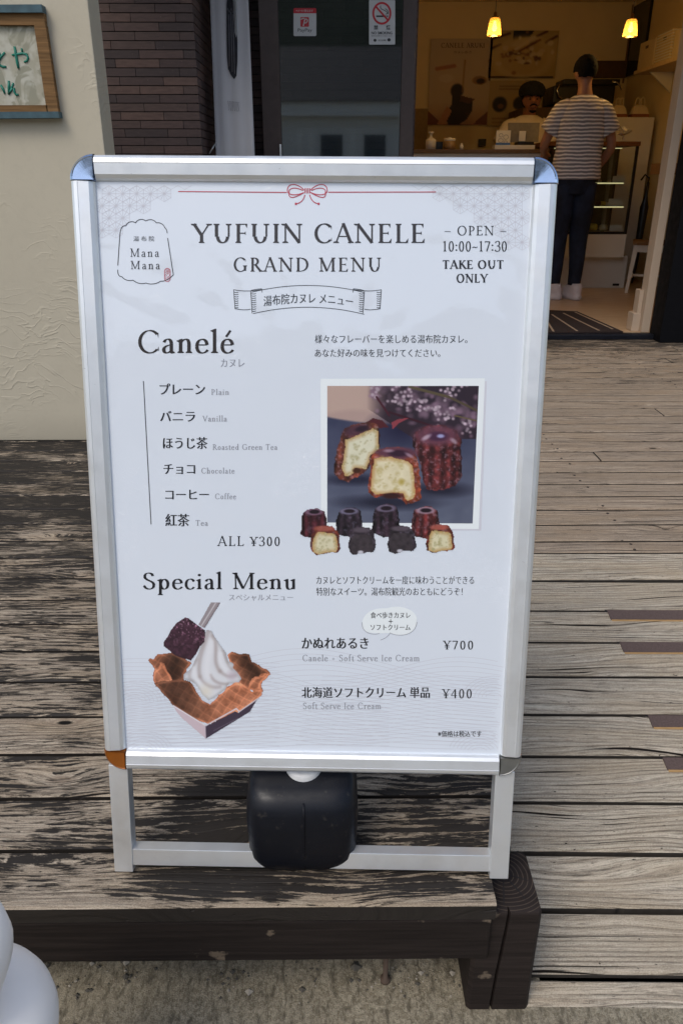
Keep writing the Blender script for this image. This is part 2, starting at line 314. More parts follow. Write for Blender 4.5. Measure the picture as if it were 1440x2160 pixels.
# ---------------------------------------------------------------- materials of the place
def wood(name, light, dark, crack, paint=None, amount=None, knot=True, paintcol=(.016, .013, .011), fine=1.0, spread=1.0):
    g = G(name); isl = g.island()
    off = g.n('CombineXYZ', {0: g.math('MULTIPLY', isl, 37.0), 1: g.math('MULTIPLY', isl, 11.3), 2: g.math('MULTIPLY', isl, 5.0)})
    p = g.vmath('ADD', g.pos(), off); x = g.n('SeparateXYZ', {0: p}, 0); y = g.n('SeparateXYZ', {0: p}, 1)
    warp = g.noise(g.vmath('MULTIPLY', p, (1.3, 7, 3)), 1, 2)
    yy = g.math('ADD', y, g.math('MULTIPLY', g.math('SUBTRACT', warp, .5), .11)); kd = None
    if knot:
        kd = g.n('TexVoronoi', {'Vector': g.vmath('MULTIPLY', p, (3.0, 7.5, 0)), 'Scale': 1.0, 'Randomness': 1.0})
        kn = g.math('POWER', g.n('MapRange', {0: kd, 1: 0.0, 2: .4, 3: 1.0, 4: 0.0}), 2.0)
        yy = g.math('ADD', yy, g.math('MULTIPLY', kn, .035))
    # growth rings: asymmetric lines, strong and weak by turns
    u = g.math('MULTIPLY', yy, 88.0*fine); f = g.math('FRACT', u)
    line = g.ramp(f, [(.0, .12), (.55, .0), (.82, .6), (.92, 1), (1.0, .12)])
    amp = g.ramp(g.noise(g.n('CombineXYZ', {0: g.math('MULTIPLY', x, 1.6), 1: g.math('MULTIPLY', yy, 34.0), 2: isl}), 1, 3), [(.32, .3), (.55, 1)])
    line = g.math('MULTIPLY', line, amp)
    fib = g.noise(g.n('CombineXYZ', {0: g.math('MULTIPLY', x, 24.0), 1: g.math('MULTIPLY', yy, 760.0*fine), 2: isl}), 1, 4, .7)
    strk = g.noise(g.n('CombineXYZ', {0: g.math('MULTIPLY', x, 2.6), 1: g.math('MULTIPLY', yy, 130.0*fine), 2: 7.0}), 1, 3, .6)
    crk = g.noise(g.n('CombineXYZ', {0: g.math('MULTIPLY', x, 2.2), 1: g.math('MULTIPLY', yy, 170.0), 2: 3.0}), 1, 2, .5)
    grit = g.noise(g.vmath('MULTIPLY', p, (500, 900, 500)), 1, 2, .7); pits = g.noise(g.vmath('MULTIPLY', p, (60, 190, 60)), 1, 2, .6)
    base = g.mix(g.ramp(strk, [(.32, .8), (.55, 0)]), light, dark)
    base = g.mix(g.ramp(strk, [(.58, 0), (.75, .55)]), base, tuple(min(.85, v*1.45) for v in light))
    base = g.mix(g.math('MULTIPLY', line, .9), base, tuple(v*.5 for v in dark))
    base = g.mix(g.ramp(fib, [(.36, .75), (.52, 0)]), base, crack)
    blotch = g.noise(g.vmath('MULTIPLY', p, (4, 16, 1)), 1, 4)
    base = g.mix(g.ramp(blotch, [(.42, 0), (.72, .6)]), base, tuple(v*.66*k for v, k in zip(light, (1.06, .95, .80))))
    base = g.mix(g.math('MULTIPLY', isl, .32), base, tuple(v*.6 for v in light))
    base = g.mix(g.ramp(grit, [(.3, .45), (.5, 0)]), base, crack); base = g.mix(g.ramp(grit, [(.55, 0), (.75, .4)]), base, tuple(min(.85, v*1.5) for v in light))
    cm = g.ramp(crk, [(.325, 1), (.35, 0)]); base = g.mix(cm, base, tuple(v*.5 for v in crack))
    pt = g.ramp(pits, [(.25, 1), (.29, 0)]); base = g.mix(pt, base, tuple(v*.5 for v in crack))
    if knot: base = g.mix(g.ramp(kd, [(.035, 1), (.06, 0)]), base, tuple(v*.3 for v in crack)); base = g.mix(g.ramp(kd, [(.06, 0), (.075, .8), (.115, 0)]), base, dark)
    h = g.math('SUBTRACT', g.math('MULTIPLY', fib, .5), g.math('MULTIPLY', line, .7)); h = g.math('SUBTRACT', h, g.math('MULTIPLY', cm, 1.2)); h = g.math('SUBTRACT', h, pt)
    rough = .82
    if paint:
        n1 = g.noise(g.n('CombineXYZ', {0: g.math('MULTIPLY', x, 22.0), 1: g.math('MULTIPLY', yy, 200.0), 2: isl}), 1, 7, .70)
        n2 = g.noise(g.vmath('MULTIPLY', p, (5.5, 15, 1)), 1, 3)
        m = g.math('ADD', n1, g.math('MULTIPLY', g.math('SUBTRACT', n2, .5), .55*spread))
        m = g.math('ADD', m, g.math('MULTIPLY', g.math('SUBTRACT', strk, .5), .45)); m = g.math('SUBTRACT', m, g.math('MULTIPLY', line, .16))
        m = g.math('ADD', m, g.math('MULTIPLY', g.math('SUBTRACT', isl, .5), .10))
        gy = g.n('SeparateXYZ', {0: g.pos()}, 1); gx = g.n('SeparateXYZ', {0: g.pos()}, 0)
        m = g.math('ADD', m, amount(g, gx, gy)); m = g.math('ADD', m, g.math('MULTIPLY', g.math('SUBTRACT', fib, .5), .16))
        pm = g.ramp(m, [(.478, 0), (.50, .55), (.53, 1)]); nz = g.n('SeparateXYZ', {0: g.n('NewGeometry', out=1)}, 2)
        pm = g.math('MAXIMUM', pm, g.ramp(nz, [(.3, 1), (.6, 0)]))  # side faces darkened: painted edges, plus shade put into the board gaps
        base = g.mix(pm, base, g.mix(fib, paintcol, tuple(v*2.6 for v in paintcol))); h = g.math('ADD', h, g.math('MULTIPLY', pm, .6))
        rough = g.ramp(pm, [(0, .85), (1, .6)])
    g.set(Base_Color=base, Roughness=rough); g.b.inputs['Specular IOR Level'].default_value = .22
    g.bump(h, .75, .003); return g.m
def amt_deck(g, gx, gy):
    far = g.n('MapRange', {0: gy, 1: 1.35, 2: 2.4, 3: -.012, 4: .11})
    mid = g.n('MapRange', {0: g.math('ABSOLUTE', gx), 1: .36, 2: .26, 3: 0.0, 4: .10})
    mid = g.math('MULTIPLY', mid, g.n('MapRange', {0: gy, 1: 1.35, 2: 1.15, 3: 0.0, 4: 1.0}))
    near = g.n('MapRange', {0: gy, 1: .83, 2: .808, 3: 0.0, 4: -.22})
    return g.math('ADD', g.math('ADD', far, near), mid)
def amt_bare(g, gx, gy):
    far = g.n('MapRange', {0: gy, 1: 3.6, 2: 5.0, 3: -.19, 4: .035}); edge = g.n('MapRange', {0: gx, 1: .29, 2: .36, 3: .10, 4: 0.0})
    return g.math('ADD', far, edge)
M_deck = wood('flaking_painted_board', S(204, 188, 166), S(142, 125, 107), S(46, 39, 32), True, amt_deck, paintcol=(.016, .0135, .0115))
M_bare = wood('weathered_bare_board', S(196, 177, 154), S(134, 116, 98), S(46, 38, 30), True, amt_bare, paintcol=(.03, .025, .020), fine=1.1)
M_ramp = wood('weathered_ramp_board', S(214, 200, 178), S(150, 133, 112), S(44, 36, 29), True, lambda g, x, y: g.n('MapRange', {0: x, 1: .29, 2: .36, 3: .0, 4: -.26}), paintcol=(.03, .026, .022), fine=1.08)
def darkwood(name, c, ring=None):
    g = G(name); p = g.pos()
    n = g.noise(g.vmath('MULTIPLY', p, (6, 30, 160)), 1, 4); n2 = g.noise(p, 18, 4, .6)
    a = tuple(v*.75 for v in c); b = tuple(v*1.4 for v in c)
    col = g.mix(g.ramp(n, [(.35, 0), (.7, 1)]), a, b)
    col = g.mix(g.ramp(n2, [(.655, 0), (.70, .6)]), col, S(130, 115, 98))
    if ring is not None:
        d = g.vmath('SUBTRACT', p, ring); d = g.vmath('MULTIPLY', d, (1, 1, 0)); l = g.n('VectorMath', {0: d}, out=1, operation='LENGTH')
        l = g.math('ADD', l, g.math('MULTIPLY', g.noise(p, 12, 2), .012))
        r = g.math('SINE', g.math('MULTIPLY', l, 900.0)); nz = g.n('SeparateXYZ', {0: g.n('NewGeometry', out=1)}, 2)
        msk = g.math('MULTIPLY', g.ramp(r, [(.75, 0), (1, .22)]), g.ramp(nz, [(.8, 0), (.9, 1)]))
        col = g.mix(msk, col, S(150, 132, 112))
    g.set(Base_Color=col, Roughness=.68); g.b.inputs['Specular IOR Level'].default_value = .18; g.bump(n, .5, .002); return g.m
M_beam = darkwood('dark_stained_beam', (.020, .015, .013))

def concrete():
    g = G('rough_concrete'); p = g.pos()
    v = g.n('TexVoronoi', {'Vector': p, 'Scale': 230.0}, out=1); n = g.noise(p, 420, 3, .7); n2 = g.noise(g.vmath('MULTIPLY', p, (1, .35, 1)), 90, 4, .7); n3 = g.noise(p, 6, 4)
    c = g.mix(g.ramp(n, [(.3, 0), (.7, 1)]), S(96, 88, 70), S(186, 173, 145))
    c = g.mix(.35, c, g.mix(g.n('SeparateColor', {0: v}, 0), S(88, 80, 66), S(200, 191, 170)))
    c = g.mix(g.ramp(n2, [(.36, .75), (.52, 0)]), c, S(76, 68, 54)); c = g.mix(g.ramp(n3, [(.35, 0), (.7, .35)]), c, S(112, 103, 84))
    g.set(Base_Color=c, Roughness=.92); g.bump(g.math('ADD', n, n2), .8, .003); return g.m
def stucco(name, c):
    g = G(name); p = g.pos()
    wv1 = g.noise(p, 5, 2); q = g.vmath('ADD', p, g.n('CombineXYZ', {0: g.math('MULTIPLY', wv1, .22), 1: 0.0, 2: g.math('MULTIPLY', g.noise(p, 4.1, 2), .22)}))
    st = g.noise(g.vmath('MULTIPLY', q, (10, 1, 24)), 1, 2, .5); pt = g.noise(p, 3.1, 3); fi = g.noise(p, 160, 3); md = g.noise(p, 26, 4, .65)
    msk = g.ramp(pt, [(.46, .06), (.62, 1)]); ridge = g.ramp(st, [(.45, 0), (.485, 1), (.50, .5), (.56, .1)])
    h = g.math('ADD', g.math('MULTIPLY', ridge, msk), g.math('ADD', g.math('MULTIPLY', fi, .10), g.math('MULTIPLY', md, .35)))
    col = g.mix(g.ramp(g.noise(p, 1.4, 4), [(.3, 0), (.7, 1)]), c, tuple(v*.9 for v in c))
    col = g.mix(g.ramp(md, [(.3, .3), (.5, 0)]), col, tuple(v*.82 for v in c))
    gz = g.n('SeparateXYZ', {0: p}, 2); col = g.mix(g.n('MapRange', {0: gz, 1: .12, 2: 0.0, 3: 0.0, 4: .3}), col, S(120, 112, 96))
    g.set(Base_Color=col, Roughness=.9); g.b.inputs['Specular IOR Level'].default_value = .2; g.bump(h, .42, .0035); return g.m
M_stucco = stucco('trowelled_stucco', S(202, 193, 171))
def tile(name, cs):
    g = G(name); isl = g.island(); p = g.pos()
    col = g.ramp(isl, [(i/len(cs), c) for i, c in enumerate(cs)], 'CONSTANT')
    n = g.noise(g.vmath('MULTIPLY', p, (20, 20, 90)), 1, 4); sp = g.noise(p, 140, 2)
    col = g.mix(g.ramp(n, [(.3, 0), (.75, .45)]), col, S(52, 42, 40)); col = g.mix(g.ramp(sp, [(.74, 0), (.77, .7)]), col, S(150, 132, 122))
    g.set(Base_Color=col, Roughness=.6); g.bump(n, .3, .001); return g.m
M_tile = tile('brown_clay_tile', [S(104, 83, 77), S(92, 74, 70), S(80, 67, 65), S(114, 90, 81), S(88, 72, 69), S(99, 80, 74)])
M_joint = plain('dark_mortar', (.012, .010, .010), .9)
M_brownmetal = plain('bronze_aluminium', S(78, 66, 62), .45, .25, .08, 30)
M_black = plain('black_plastic', (.008, .008, .010), .38, 0, .2, 25)
M_alu = None
def aluminium():
    g = G('satin_aluminium'); p = g.n('TexCoord', out=3)
    n = g.noise(g.vmath('MULTIPLY', p, (40, 40, 40)), 1, 3); s = g.noise(g.vmath('MULTIPLY', p, (900, 900, 12)), 1, 2); sc_ = g.noise(g.vmath('MULTIPLY', p, (60, 60, 190)), 1, 4, .7, .6); gr = g.noise(p, 9, 4, .7)
    g.set(Base_Color=g.mix(g.ramp(sc_, [(.25, .55), (.3, 0)]), g.mix(g.ramp(gr, [(.5, 0), (.8, .3)]), g.mix(n, S(244, 246, 246), S(236, 239, 240)), S(196, 194, 188)), S(120, 116, 110)), Metallic=.68, Roughness=g.ramp(n, [(.3, .33), (.7, .46)])); g.bump(s, .05, .0005); return g.m
M_alu = aluminium()

# ---------------------------------------------------------------- setting
GZ = -.255; FZ = .035; YF = 5.12                    # ground, shop floor, shop front plane
gm = MB(); gm.add([(-60, -90, GZ), (60, -90, GZ), (60, 40, GZ), (-60, 40, GZ)], [(0, 1, 2, 3)])
struct(gm.build('ground', concrete()))
# deck boards, left part with flaking paint
XJ = .285
def board(mb, x0, x1, y0, y1, zf, th=.032, sk=0.0, skx=0.0, e=.0035):
    """a plank with eased edges; zf(y) gives the top height"""
    prof = [(y0, -th), (y0, -e), (y0+e, 0), (y1-e, 0), (y1, -e), (y1, -th)]
    rings = []
    for x in np.linspace(x0, x1, max(2, int((x1-x0)/.12))):
        j = .0011*mnoise.noise((x*2.1, y0*13, 1)); rings.append([(x+skx*(y-y0), y-(x-.3)*sk+j*(1 if i < 3 else -1), zf(y)+h+.0012*mnoise.noise((x*1.5, y*9, 4))) for i, (y, h) in enumerate(prof)])
    mb.loft(rings, True, smooth=False)
def Yflat(ypx): return onZ(700, ypx, 0)[1]
gpx = [1915, 1788, 1679, 1586, 1507, 1434, 1369.5, 1312.5, 1261.5, 1216, 1174, 1137, 1102.5]
ys = [Yflat(v) for v in gpx]
while ys[-1] < 5.25: ys.append(ys[-1]+.1165)
mb = MB()
for i in range(len(ys)-1):
    if ys[i] > 3.35: break
    x1 = XJ - (.045 if i == 0 else 0)
    board(mb, -2.6, x1, ys[i]+.0040, ys[i+1]-.0040, lambda y: 0.0)
deck = struct(mb.build('deck', M_deck))
fm = MB(); fm.box(-2.6, XJ-.05, ys[0]+.004, ys[0]+.05, -.036-.085, -.0345, .003)
fm.build('fascia_beam', M_beam, deck)
fm = MB()
for x in (-2.3, -1.5, -.7, .1): fm.box(x, x+.08, ys[0]+.07, 5.0, -.13, -.036)
fm.build('joist', M_beam, deck)
# bare boards towards the shop
def joints(mb, y0, y1, xs):
    for a, b in zip(xs, xs[1:]): board(mb, a+.003, b-.003, y0+.0058, y1-.0058, lambda y: 0.0, e=.002)
mb = MB(); RY0 = Yflat(1169)
yb = [RY0]+[Yflat(v) for v in (1144, 1109, 1077, 1049, 1023, 998, 974, 954, 933, 913, 895, 879, 863, 848)]
while yb[-1] < YF-.08: yb.append(yb[-1]+.118)
nails = MB(); rr = random.Random(3)
for i in range(len(yb)-1):
    xl = XJ if yb[i] < 3.3 else -2.6
    cut = {7: [1.02], 9: [.62], 3: [], 12: [1.5]}.get(i, [rr.uniform(1.8, 2.4)] if i % 3 == 0 else [])
    joints(mb, yb[i], yb[i+1], [xl]+cut+[3.2])
    xn = onZ(1143+(1304-1143)*(0.5), 1019, 0)[0]
    for dx in (0, .9):
        for q in (.28, .74):
            yy = yb[i]+(yb[i+1]-yb[i])*q; xx = xn+dx+rr.uniform(-.018, .018)
            rr.random() < .82 and nails.lathe([(.005, -.004), (.0048, .0012), (.003, .0016)], (xx, yy, 0), 8)
walk = struct(mb.build('boardwalk', M_bare)); nails.build('nail_head', plain('rusty_nail', S(48, 38, 32), .7), walk)
# sloping ramp
SL = math.tan(math.radians(12.5)); zr = lambda y: (y-RY0)*SL
def Yramp(ypx, x=1100):
    d = ray(x, ypx); t = (RY0*SL-1.0-0)/(d[2]-d[1]*SL)*-1
    t = (0-RY0*SL-1.0)/(d[2]-d[1]*SL); return CAM[1]+d[1]*t
rp = [2140, 2058, 1918, 1796, 1690, 1592, 1504, 1424, 1352, 1285, 1223, 1170]
yr = [Yramp(v) for v in rp]; mb = MB()
strips = []
for i in range(len(yr)-1):
    gap = .0036 if i > 2 else .0052
    xl = .30 if i < 4 else XJ+.003
    board(mb, xl, 1.6, yr[i]+gap, yr[i+1]-(gap if i < len(yr)-2 else -.006), zr, .03, sk=.018 if i < len(yr)-2 else .004)
ramp = struct(mb.build('ramp', M_ramp))
sm = MB(); sm.box(.345, 1.6, yr[1]-.03, yr[1]+.05, GZ, zr(yr[1]-.03)-.031); sm.build('gap_shade_block', M_beam, ramp)  # placed behind the lowest gap to darken it, as shade would
M_grip = plain('brown_grip_strip', S(92, 76, 70), .85, 0, .2, 300, .6); M_gripedge = plain('worn_yellow_edge', S(176, 140, 92), .8)
for (xp, yt, yb_) in ((1277, 1286, 1309), (1304, 1353, 1378), (1365, 1507, 1536), (1396, 1596, 1626)):
    y1 = Yramp(yt, xp)-.006; y0 = Yramp(yb_, xp+10); d = ray(xp+10, yb_); x0 = CAM[0]+d[0]*(y0/d[1])
    sk = .018; mb = MB()
    fn = lambda a, b, d: (a, b-(a-.3)*sk+.018*(x0-.3), zr(b)+d)
    y0b = y0; y1b = y1
    mb.prism([(x0, y0b), (1.6, y0b), (1.6, y1b), (x0, y1b)], fn, -.001, .0045, 0)
    mb.prism([(x0+.002, y0b-.0045), (1.6, y0b-.0045), (1.6, y0b-.0002), (x0+.002, y0b-.0002)], fn, -.001, .0035, 1)
    mb.build('grip_strip', [M_grip, M_gripedge], ramp)
    rim = MB(); rim.prism([(x0-.005, y0b-.0075), (1.6, y0b-.0075), (1.6, y1b+.004), (x0-.005, y1b+.004)], fn, -.002, .0006); rim.build('groove', M_joint, ramp)
# corner post of the deck: square timber, split along its length
pz = -.03
c = [onZ(1007, 1927, pz), onZ(1147, 1925, pz), onZ(1119, 1797, pz)]
px0, px1, py0, py1 = c[0].x-.003, c[1].x-.002, c[0].y, c[2].y
def postring(z, k):
    e = .006; f = .0025*k; pts = [(px0, py0+e), (px0+e, py0)]
    cr = px0+(px1-px0)*(.50 - (.12*(1-(z-GZ)/(pz-GZ))))
    pts += [(cr-.0025, py0), (cr, py0+.013), (cr+.0025, py0)]
    pts += [(px1-e, py0), (px1, py0+e), (px1, py1-e), (px1-e, py1), (px0+e, py1), (px0, py1-e)]
    return [(x+.0012*mnoise.noise((x*30, z*20, 1)), y, z) for x, y in pts]
mb = MB(); mb.loft([postring(z, 1) for z in np.linspace(GZ-.03, pz-.004, 9)]+[[((x-(px0+px1)/2)*.975+(px0+px1)/2, (y-(py0+py1)/2)*.975+(py0+py1)/2, pz) for x, y, z in postring(pz, 1)]], True, smooth=False)
M_post = darkwood('dark_stained_post', (.025, .0185, .016), (px0+.056, py0+.072, 0))
post = tag(mb.build('deck_post', M_post), 'dark brown square timber post with split face and growth rings at the deck corner', 'post')
# radial checks on the post top
mb = MB(); cx, cy = px0+.056, py0+.072
for a, l in ((-100, .06), (-62, .055), (-20, .04), (200, .035)):
    q = math.radians(a); d = Vector((math.cos(q), math.sin(q), 0)); n_ = Vector((-d.y, d.x, 0)); o_ = Vector((cx, cy, pz+.0006))
    pts = [o_+d*.006+n_*.0004, o_+d*l*.6+n_*.0016, o_+d*l+n_*.0005, o_+d*l-n_*.0005, o_+d*l*.6-n_*.001, o_+d*.006-n_*.0004]
    mb.add(pts, [tuple(range(6))])
mb.build('drying_crack', M_joint, post)
# loose stones and grit along the foot of the deck
mb = MB(); rr = random.Random(5)
for i in range(170):
    cl = rr.choice([(-.52, .88), (-.44, .86), (-.36, .88), (-.2, .86), (-.17, .87), (-.05, .87), (.05, .86), (.12, .88), (.21, .86), (.24, .85), (None, 0)])
    if cl[0] is None: x, y = rr.uniform(-.6, .33), rr.uniform(.70, .95)
    else: x, y = rr.gauss(cl[0], .018), rr.gauss(cl[1], .016)
    r = rr.choice([.0015, .002, .003, .004]) * rr.uniform(.7, 1.3)
    if i < 16: r *= 2.2
    vs = [(x+r*a*rr.uniform(.6, 1.2), y+r*b*rr.uniform(.6, 1.2), GZ+r*.5+r*cc*rr.uniform(.5, .9)) for a, b, cc in ((1, 0, 0), (-1, 0, 0), (0, 1, 0), (0, -1, 0), (0, 0, 1), (0, 0, -1))]
    mb.add(vs, [(0, 2, 4), (2, 1, 4), (1, 3, 4), (3, 0, 4), (2, 0, 5), (1, 2, 5), (3, 1, 5), (0, 3, 5)], 0 if rr.random() < .75 else 1)
o = struct(mb.build('gravel', [plain('dark_stone', S(84, 79, 70), .9), plain('pale_stone', S(160, 152, 138), .9)]), 'stuff')
o['label'] = 'scattered grit and small stones along the foot of the deck'; o['category'] = 'gravel'
p = onZ(812, 2068, GZ); mb = MB(); mb.lathe([(.009, 0), (.009, .006), (.0045, .0065), (.0045, .19)], (p.x, p.y, GZ), 12)
tag(mb.build('anchor_bolt', plain('rusty_steel', S(84, 68, 56), .8)), 'rusty upright anchor bolt standing in the concrete under the deck edge', 'bolt')

# ---------------------------------------------------------------- stucco wall on the left
sx = onY(222, 325, 3.0)[0]
mb = MB(); mb.box(-3.2, sx, 3.0, 3.14, 0.004, 3.2, .004)
tag(mb.build('stucco_wall', M_stucco), 'beige trowelled stucco wall end at the left edge of the deck', 'wall')
# ---------------------------------------------------------------- dark brown tile walls
TC = onY(406, 0, 4.64); xT = -.726; TH_ = .0412; TL = .232
def tilewall(mb, xa, xb, Yf, phase, z0=0.0, z1=2.75, out=.012):
    r = 0; z = z0
    while z < z1:
        s = (TL*.5*(r % 2)+TL*.17*((r*7) % 3-1)*.35+phase) % TL; x = xa-TL+s
        while x < xb:
            a, b = max(x+.0012, xa), min(x+TL-.0012, xb)
            if b-a > .012:
                d = .0015*random.random(); mb.box(a, b, Yf-d, Yf+out, z+.0022, z+TH_-.0018, .0012)
            x += TL
        z += TH_; r += 1
mb = MB(); tilewall(mb, -1.55, xT, 4.64, .05)
r = 0; z = 0.0
while z < 2.75:                                     # the return of the pier towards the shop front
    yy = 4.655
    while yy < 5.3:
        e = min(yy+TL*(.5 if (r % 2 and yy < 4.66) else 1)-.0024, 5.3); mb.box(xT-.012, xT+.0015*random.random(), yy, e, z+.0022, z+TH_-.0018, .0012); yy = e+.0024
    z += TH_; r += 1
tw = tag(mb.build('tile_wall', M_tile), 'dark brown tile pier to the left of the shop door, beside the stucco wall', 'wall')
mb = MB(); mb.box(-1.55, xT-.0125, 4.648, 5.3, 0, 2.75); mb.build('mortar_bed', M_joint, tw)
mb = MB(); tilewall(mb, -1.2, .50, 5.30, .11); t2 = tag(mb.build('tile_wall', M_tile), 'dark brown tile wall seen through the sliding glass door', 'wall')
mb = MB(); mb.box(-1.55, .5, 5.3125, 5.42, 0, 2.75); mb.build('mortar_bed', M_joint, t2)

# ---------------------------------------------------------------- shop front: glass sliding door, jambs, sill, canopy
mb = MB()
xa, xb = onY(545, 0, YF)[0], onY(586, 0, YF)[0]; xc, xd = onY(850, 0, YF)[0], onY(879, 0, YF)[0]
door = thing('sliding_door', 'dark tinted glass sliding door in a bronze frame, with two stickers on it', 'door', (0, 0, 0))
mb.box(xa, xb, YF-.03, YF+.04, .03, 2.2, .003); mb.box(xc, xd, YF-.03, YF+.04, .03, 2.2, .003)
mb.box(xb, xc, YF-.027, YF+.037, .03, .16, .003); mb.box(xb, xc, YF-.027, YF+.037, 2.1, 2.2, .003); mb.build('frame', M_brownmetal, door)
g = G('tinted_glass'); tr = g.n('BsdfTransparent', {'Color': (.50, .57, .60, 1)}); gl = g.n('BsdfGlossy', {'Color': (1, 1, 1, 1), 'Roughness': .028})
fr = g.n('Fresnel', {'IOR': 2.2}); mx = g.n('MixShader', {0: fr, 1: tr, 2: gl}); g.nt.links.new(mx, g.nt.nodes['Material Output'].inputs[0]); M_tint = g.m
g = G('clear_glass'); tr = g.n('BsdfTransparent', {'Color': (.93, .95, .94, 1)}); gl = g.n('BsdfGlossy', {'Color': (1, 1, 1, 1), 'Roughness': .02})
fr = g.n('Fresnel', {'IOR': 1.45}); mx = g.n('MixShader', {0: fr, 1: tr, 2: gl}); g.nt.links.new(mx, g.nt.nodes['Material Output'].inputs[0]); M_glass = g.m
mb = MB(); mb.box(xb-.005, xc+.005, YF-.004, YF+.004, .15, 2.11); mb.build('pane', M_tint, door)
hp = onY(592, 318, YF-.03); mb = MB(); mb.box(hp.x-.006, hp.x+.006, YF-.05, YF-.0045, hp.z-.25, hp.z+.035, .003); mb.build('handle', M_alu, door)
jx = onY(1373, 700, YF)[0]
mb = MB(); mb.box(jx+.012, jx+.42, YF-.12, YF+.06, .0, 2.3, .004)
tag(mb.build('door_jamb', plain('shade_dark_metal', (.003, .003, .004), .7, spec=.15)), 'dark metal door jamb with painted-in shade at the right side of the open doorway', 'door jamb')  # dark brown like the door frame, with deep shade put into the colour
mb = MB(); mb.box(xd, jx+.012, YF-.02, YF+.06, .002, FZ, .004); mb.box(xd, jx+.01, YF-.004, YF+.002, FZ, FZ+.004)
struct(mb.build('threshold', plain('dark_sill', S(28, 30, 38), .4, .4)))
mb = MB(); mb.box(-1.6, 4.0, 3.75, 5.5, 2.75, 2.9, .01); tag(mb.build('canopy', plain('canopy_soffit', S(70, 60, 54), .8)), 'brown soffit of the canopy over the shop front', 'canopy')
mb = MB(); mb.box(xa-.25, jx+.42, YF-.06, YF+.10, 2.3, 2.75, .004); tag(mb.build('lintel', M_brownmetal), 'bronze lintel panel above the shop doorway', 'lintel')
mb = MB(); mb.box(jx+.43, 4.2, YF-.1, YF+.1, 0, 2.75); tag(mb.build('front_wall', M_stucco), 'stucco wall to the right of the dark door jamb', 'wall')
# ---------------------------------------------------------------- A-frame menu stand
k_ = .98
SO = CAM + (np.array([-0.0372, .9157, .1604])-CAM)*k_
tl, yw = .2065, -.0244
def rz(a): return np.array([a[0]*math.cos(yw)-a[1]*math.sin(yw), a[0]*math.sin(yw)+a[1]*math.cos(yw), a[2]])
def rx(a): return np.array([a[0], a[1]*math.cos(tl)+a[2]*math.sin(tl), -a[1]*math.sin(tl)+a[2]*math.cos(tl)])
SU = rz(rx(np.array([math.cos(-.0063), 0, math.sin(-.0063)]))); SV = rz(rx(np.array([-math.sin(-.0063), 0, math.cos(-.0063)]))); SN = np.cross(SU, SV)
VB = .180; SR = SO - VB*SV                               # foot of the stand
FW, FH = .636*k_, .8815*k_
stand = thing('menu_stand', 'silver aluminium framed pavement menu stand with a large white cafe menu poster', 'menu stand')
stand.matrix_world = Matrix(((SU[0], -SN[0], SV[0], SR[0]), (SU[1], -SN[1], SV[1], SR[1]), (SU[2], -SN[2], SV[2], SR[2]), (0, 0, 0, 1)))
def L(px, py, y=0.0):
    """photo pixel -> point on the poster plane, in the stand's own coordinates; y<0 towards the viewer"""
    d = ray(px, py); t = ((SR-CAM)@SN)/(d@SN); q = CAM+d*t-SR
    return Vector((q@SU, y, q@SV))
hw = FW/2; z0, z1 = VB, VB+FH
RW = .031
# snap-frame rails: (distance from the outer edge, height towards the viewer)
prof = [(0, -.010), (0, .004), (.0015, .0075), (.005, .0105), (.010, .0115), (.0105, .0108), (.024, .0092), (.0285, .0062), (.0305, .003), (.0305, -.010)]
def rail(p0, p1, inward, name):
    mb = MB(); p0, p1, inward = Vector(p0), Vector(p1), Vector(inward)
    rings = [[tuple(p+inward*a+Vector((0, -b, 0))) for a, b in prof] for p in (p0, p1)]
    mb.loft(rings, True, smooth=False); return mb.build(name, M_alu, stand)
CP = .031
CQ = CP+.0014
rail((-hw+CQ, 0, z1), (hw-CQ, 0, z1), (0, 0, -1), 'frame_rail'); rail((-hw+CQ, 0, z0), (hw-CQ, 0, z0), (0, 0, 1), 'frame_rail')
rail((-hw, 0, z0+CQ), (-hw, 0, z1-CQ), (1, 0, 0), 'frame_rail'); rail((hw, 0, z0+CQ), (hw, 0, z1-CQ), (-1, 0, 0), 'frame_rail')
g = G('sky_tinted_chrome'); g.set(Base_Color=S(186, 202, 226), Metallic=.95, Roughness=g.ramp(g.noise(g.n('TexCoord', out=3), 120, 3), [(.3, .08), (.7, .2)])); M_chrome = g.m  # blue sky reflection tinted into the chrome's base colour
M_steel = plain('dull_steel', S(150, 150, 146), .3, .85, .12, 60)
M_amber = plain('amber_reflection_cap', S(150, 84, 18), .3, .3, .1, 60)  # amber reflection on the lower left cap, put into its colour
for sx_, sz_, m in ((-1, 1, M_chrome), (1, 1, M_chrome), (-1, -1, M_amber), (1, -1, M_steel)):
    mb = MB(); cx, cz = sx_*(hw-CP), (z1-CP if sz_ > 0 else z0+CP); R = CP+.0012
    rings = []
    for rr_, h in ((R, -.010), (R, .004), (R-.0015, .0085), (R-.0045, .0118), (R-.0055, .0112), (R*.5, .0100), (.0015, .0085)):
        rings.append([(cx, -h, cz)]+[(cx+sx_*rr_*math.cos(q), -h, cz+sz_*rr_*math.sin(q)) for q in np.linspace(0, math.pi/2, 13)])
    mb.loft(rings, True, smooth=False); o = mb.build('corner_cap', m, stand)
    if m is M_amber: o['label'] = 'corner cap with a painted amber reflection'
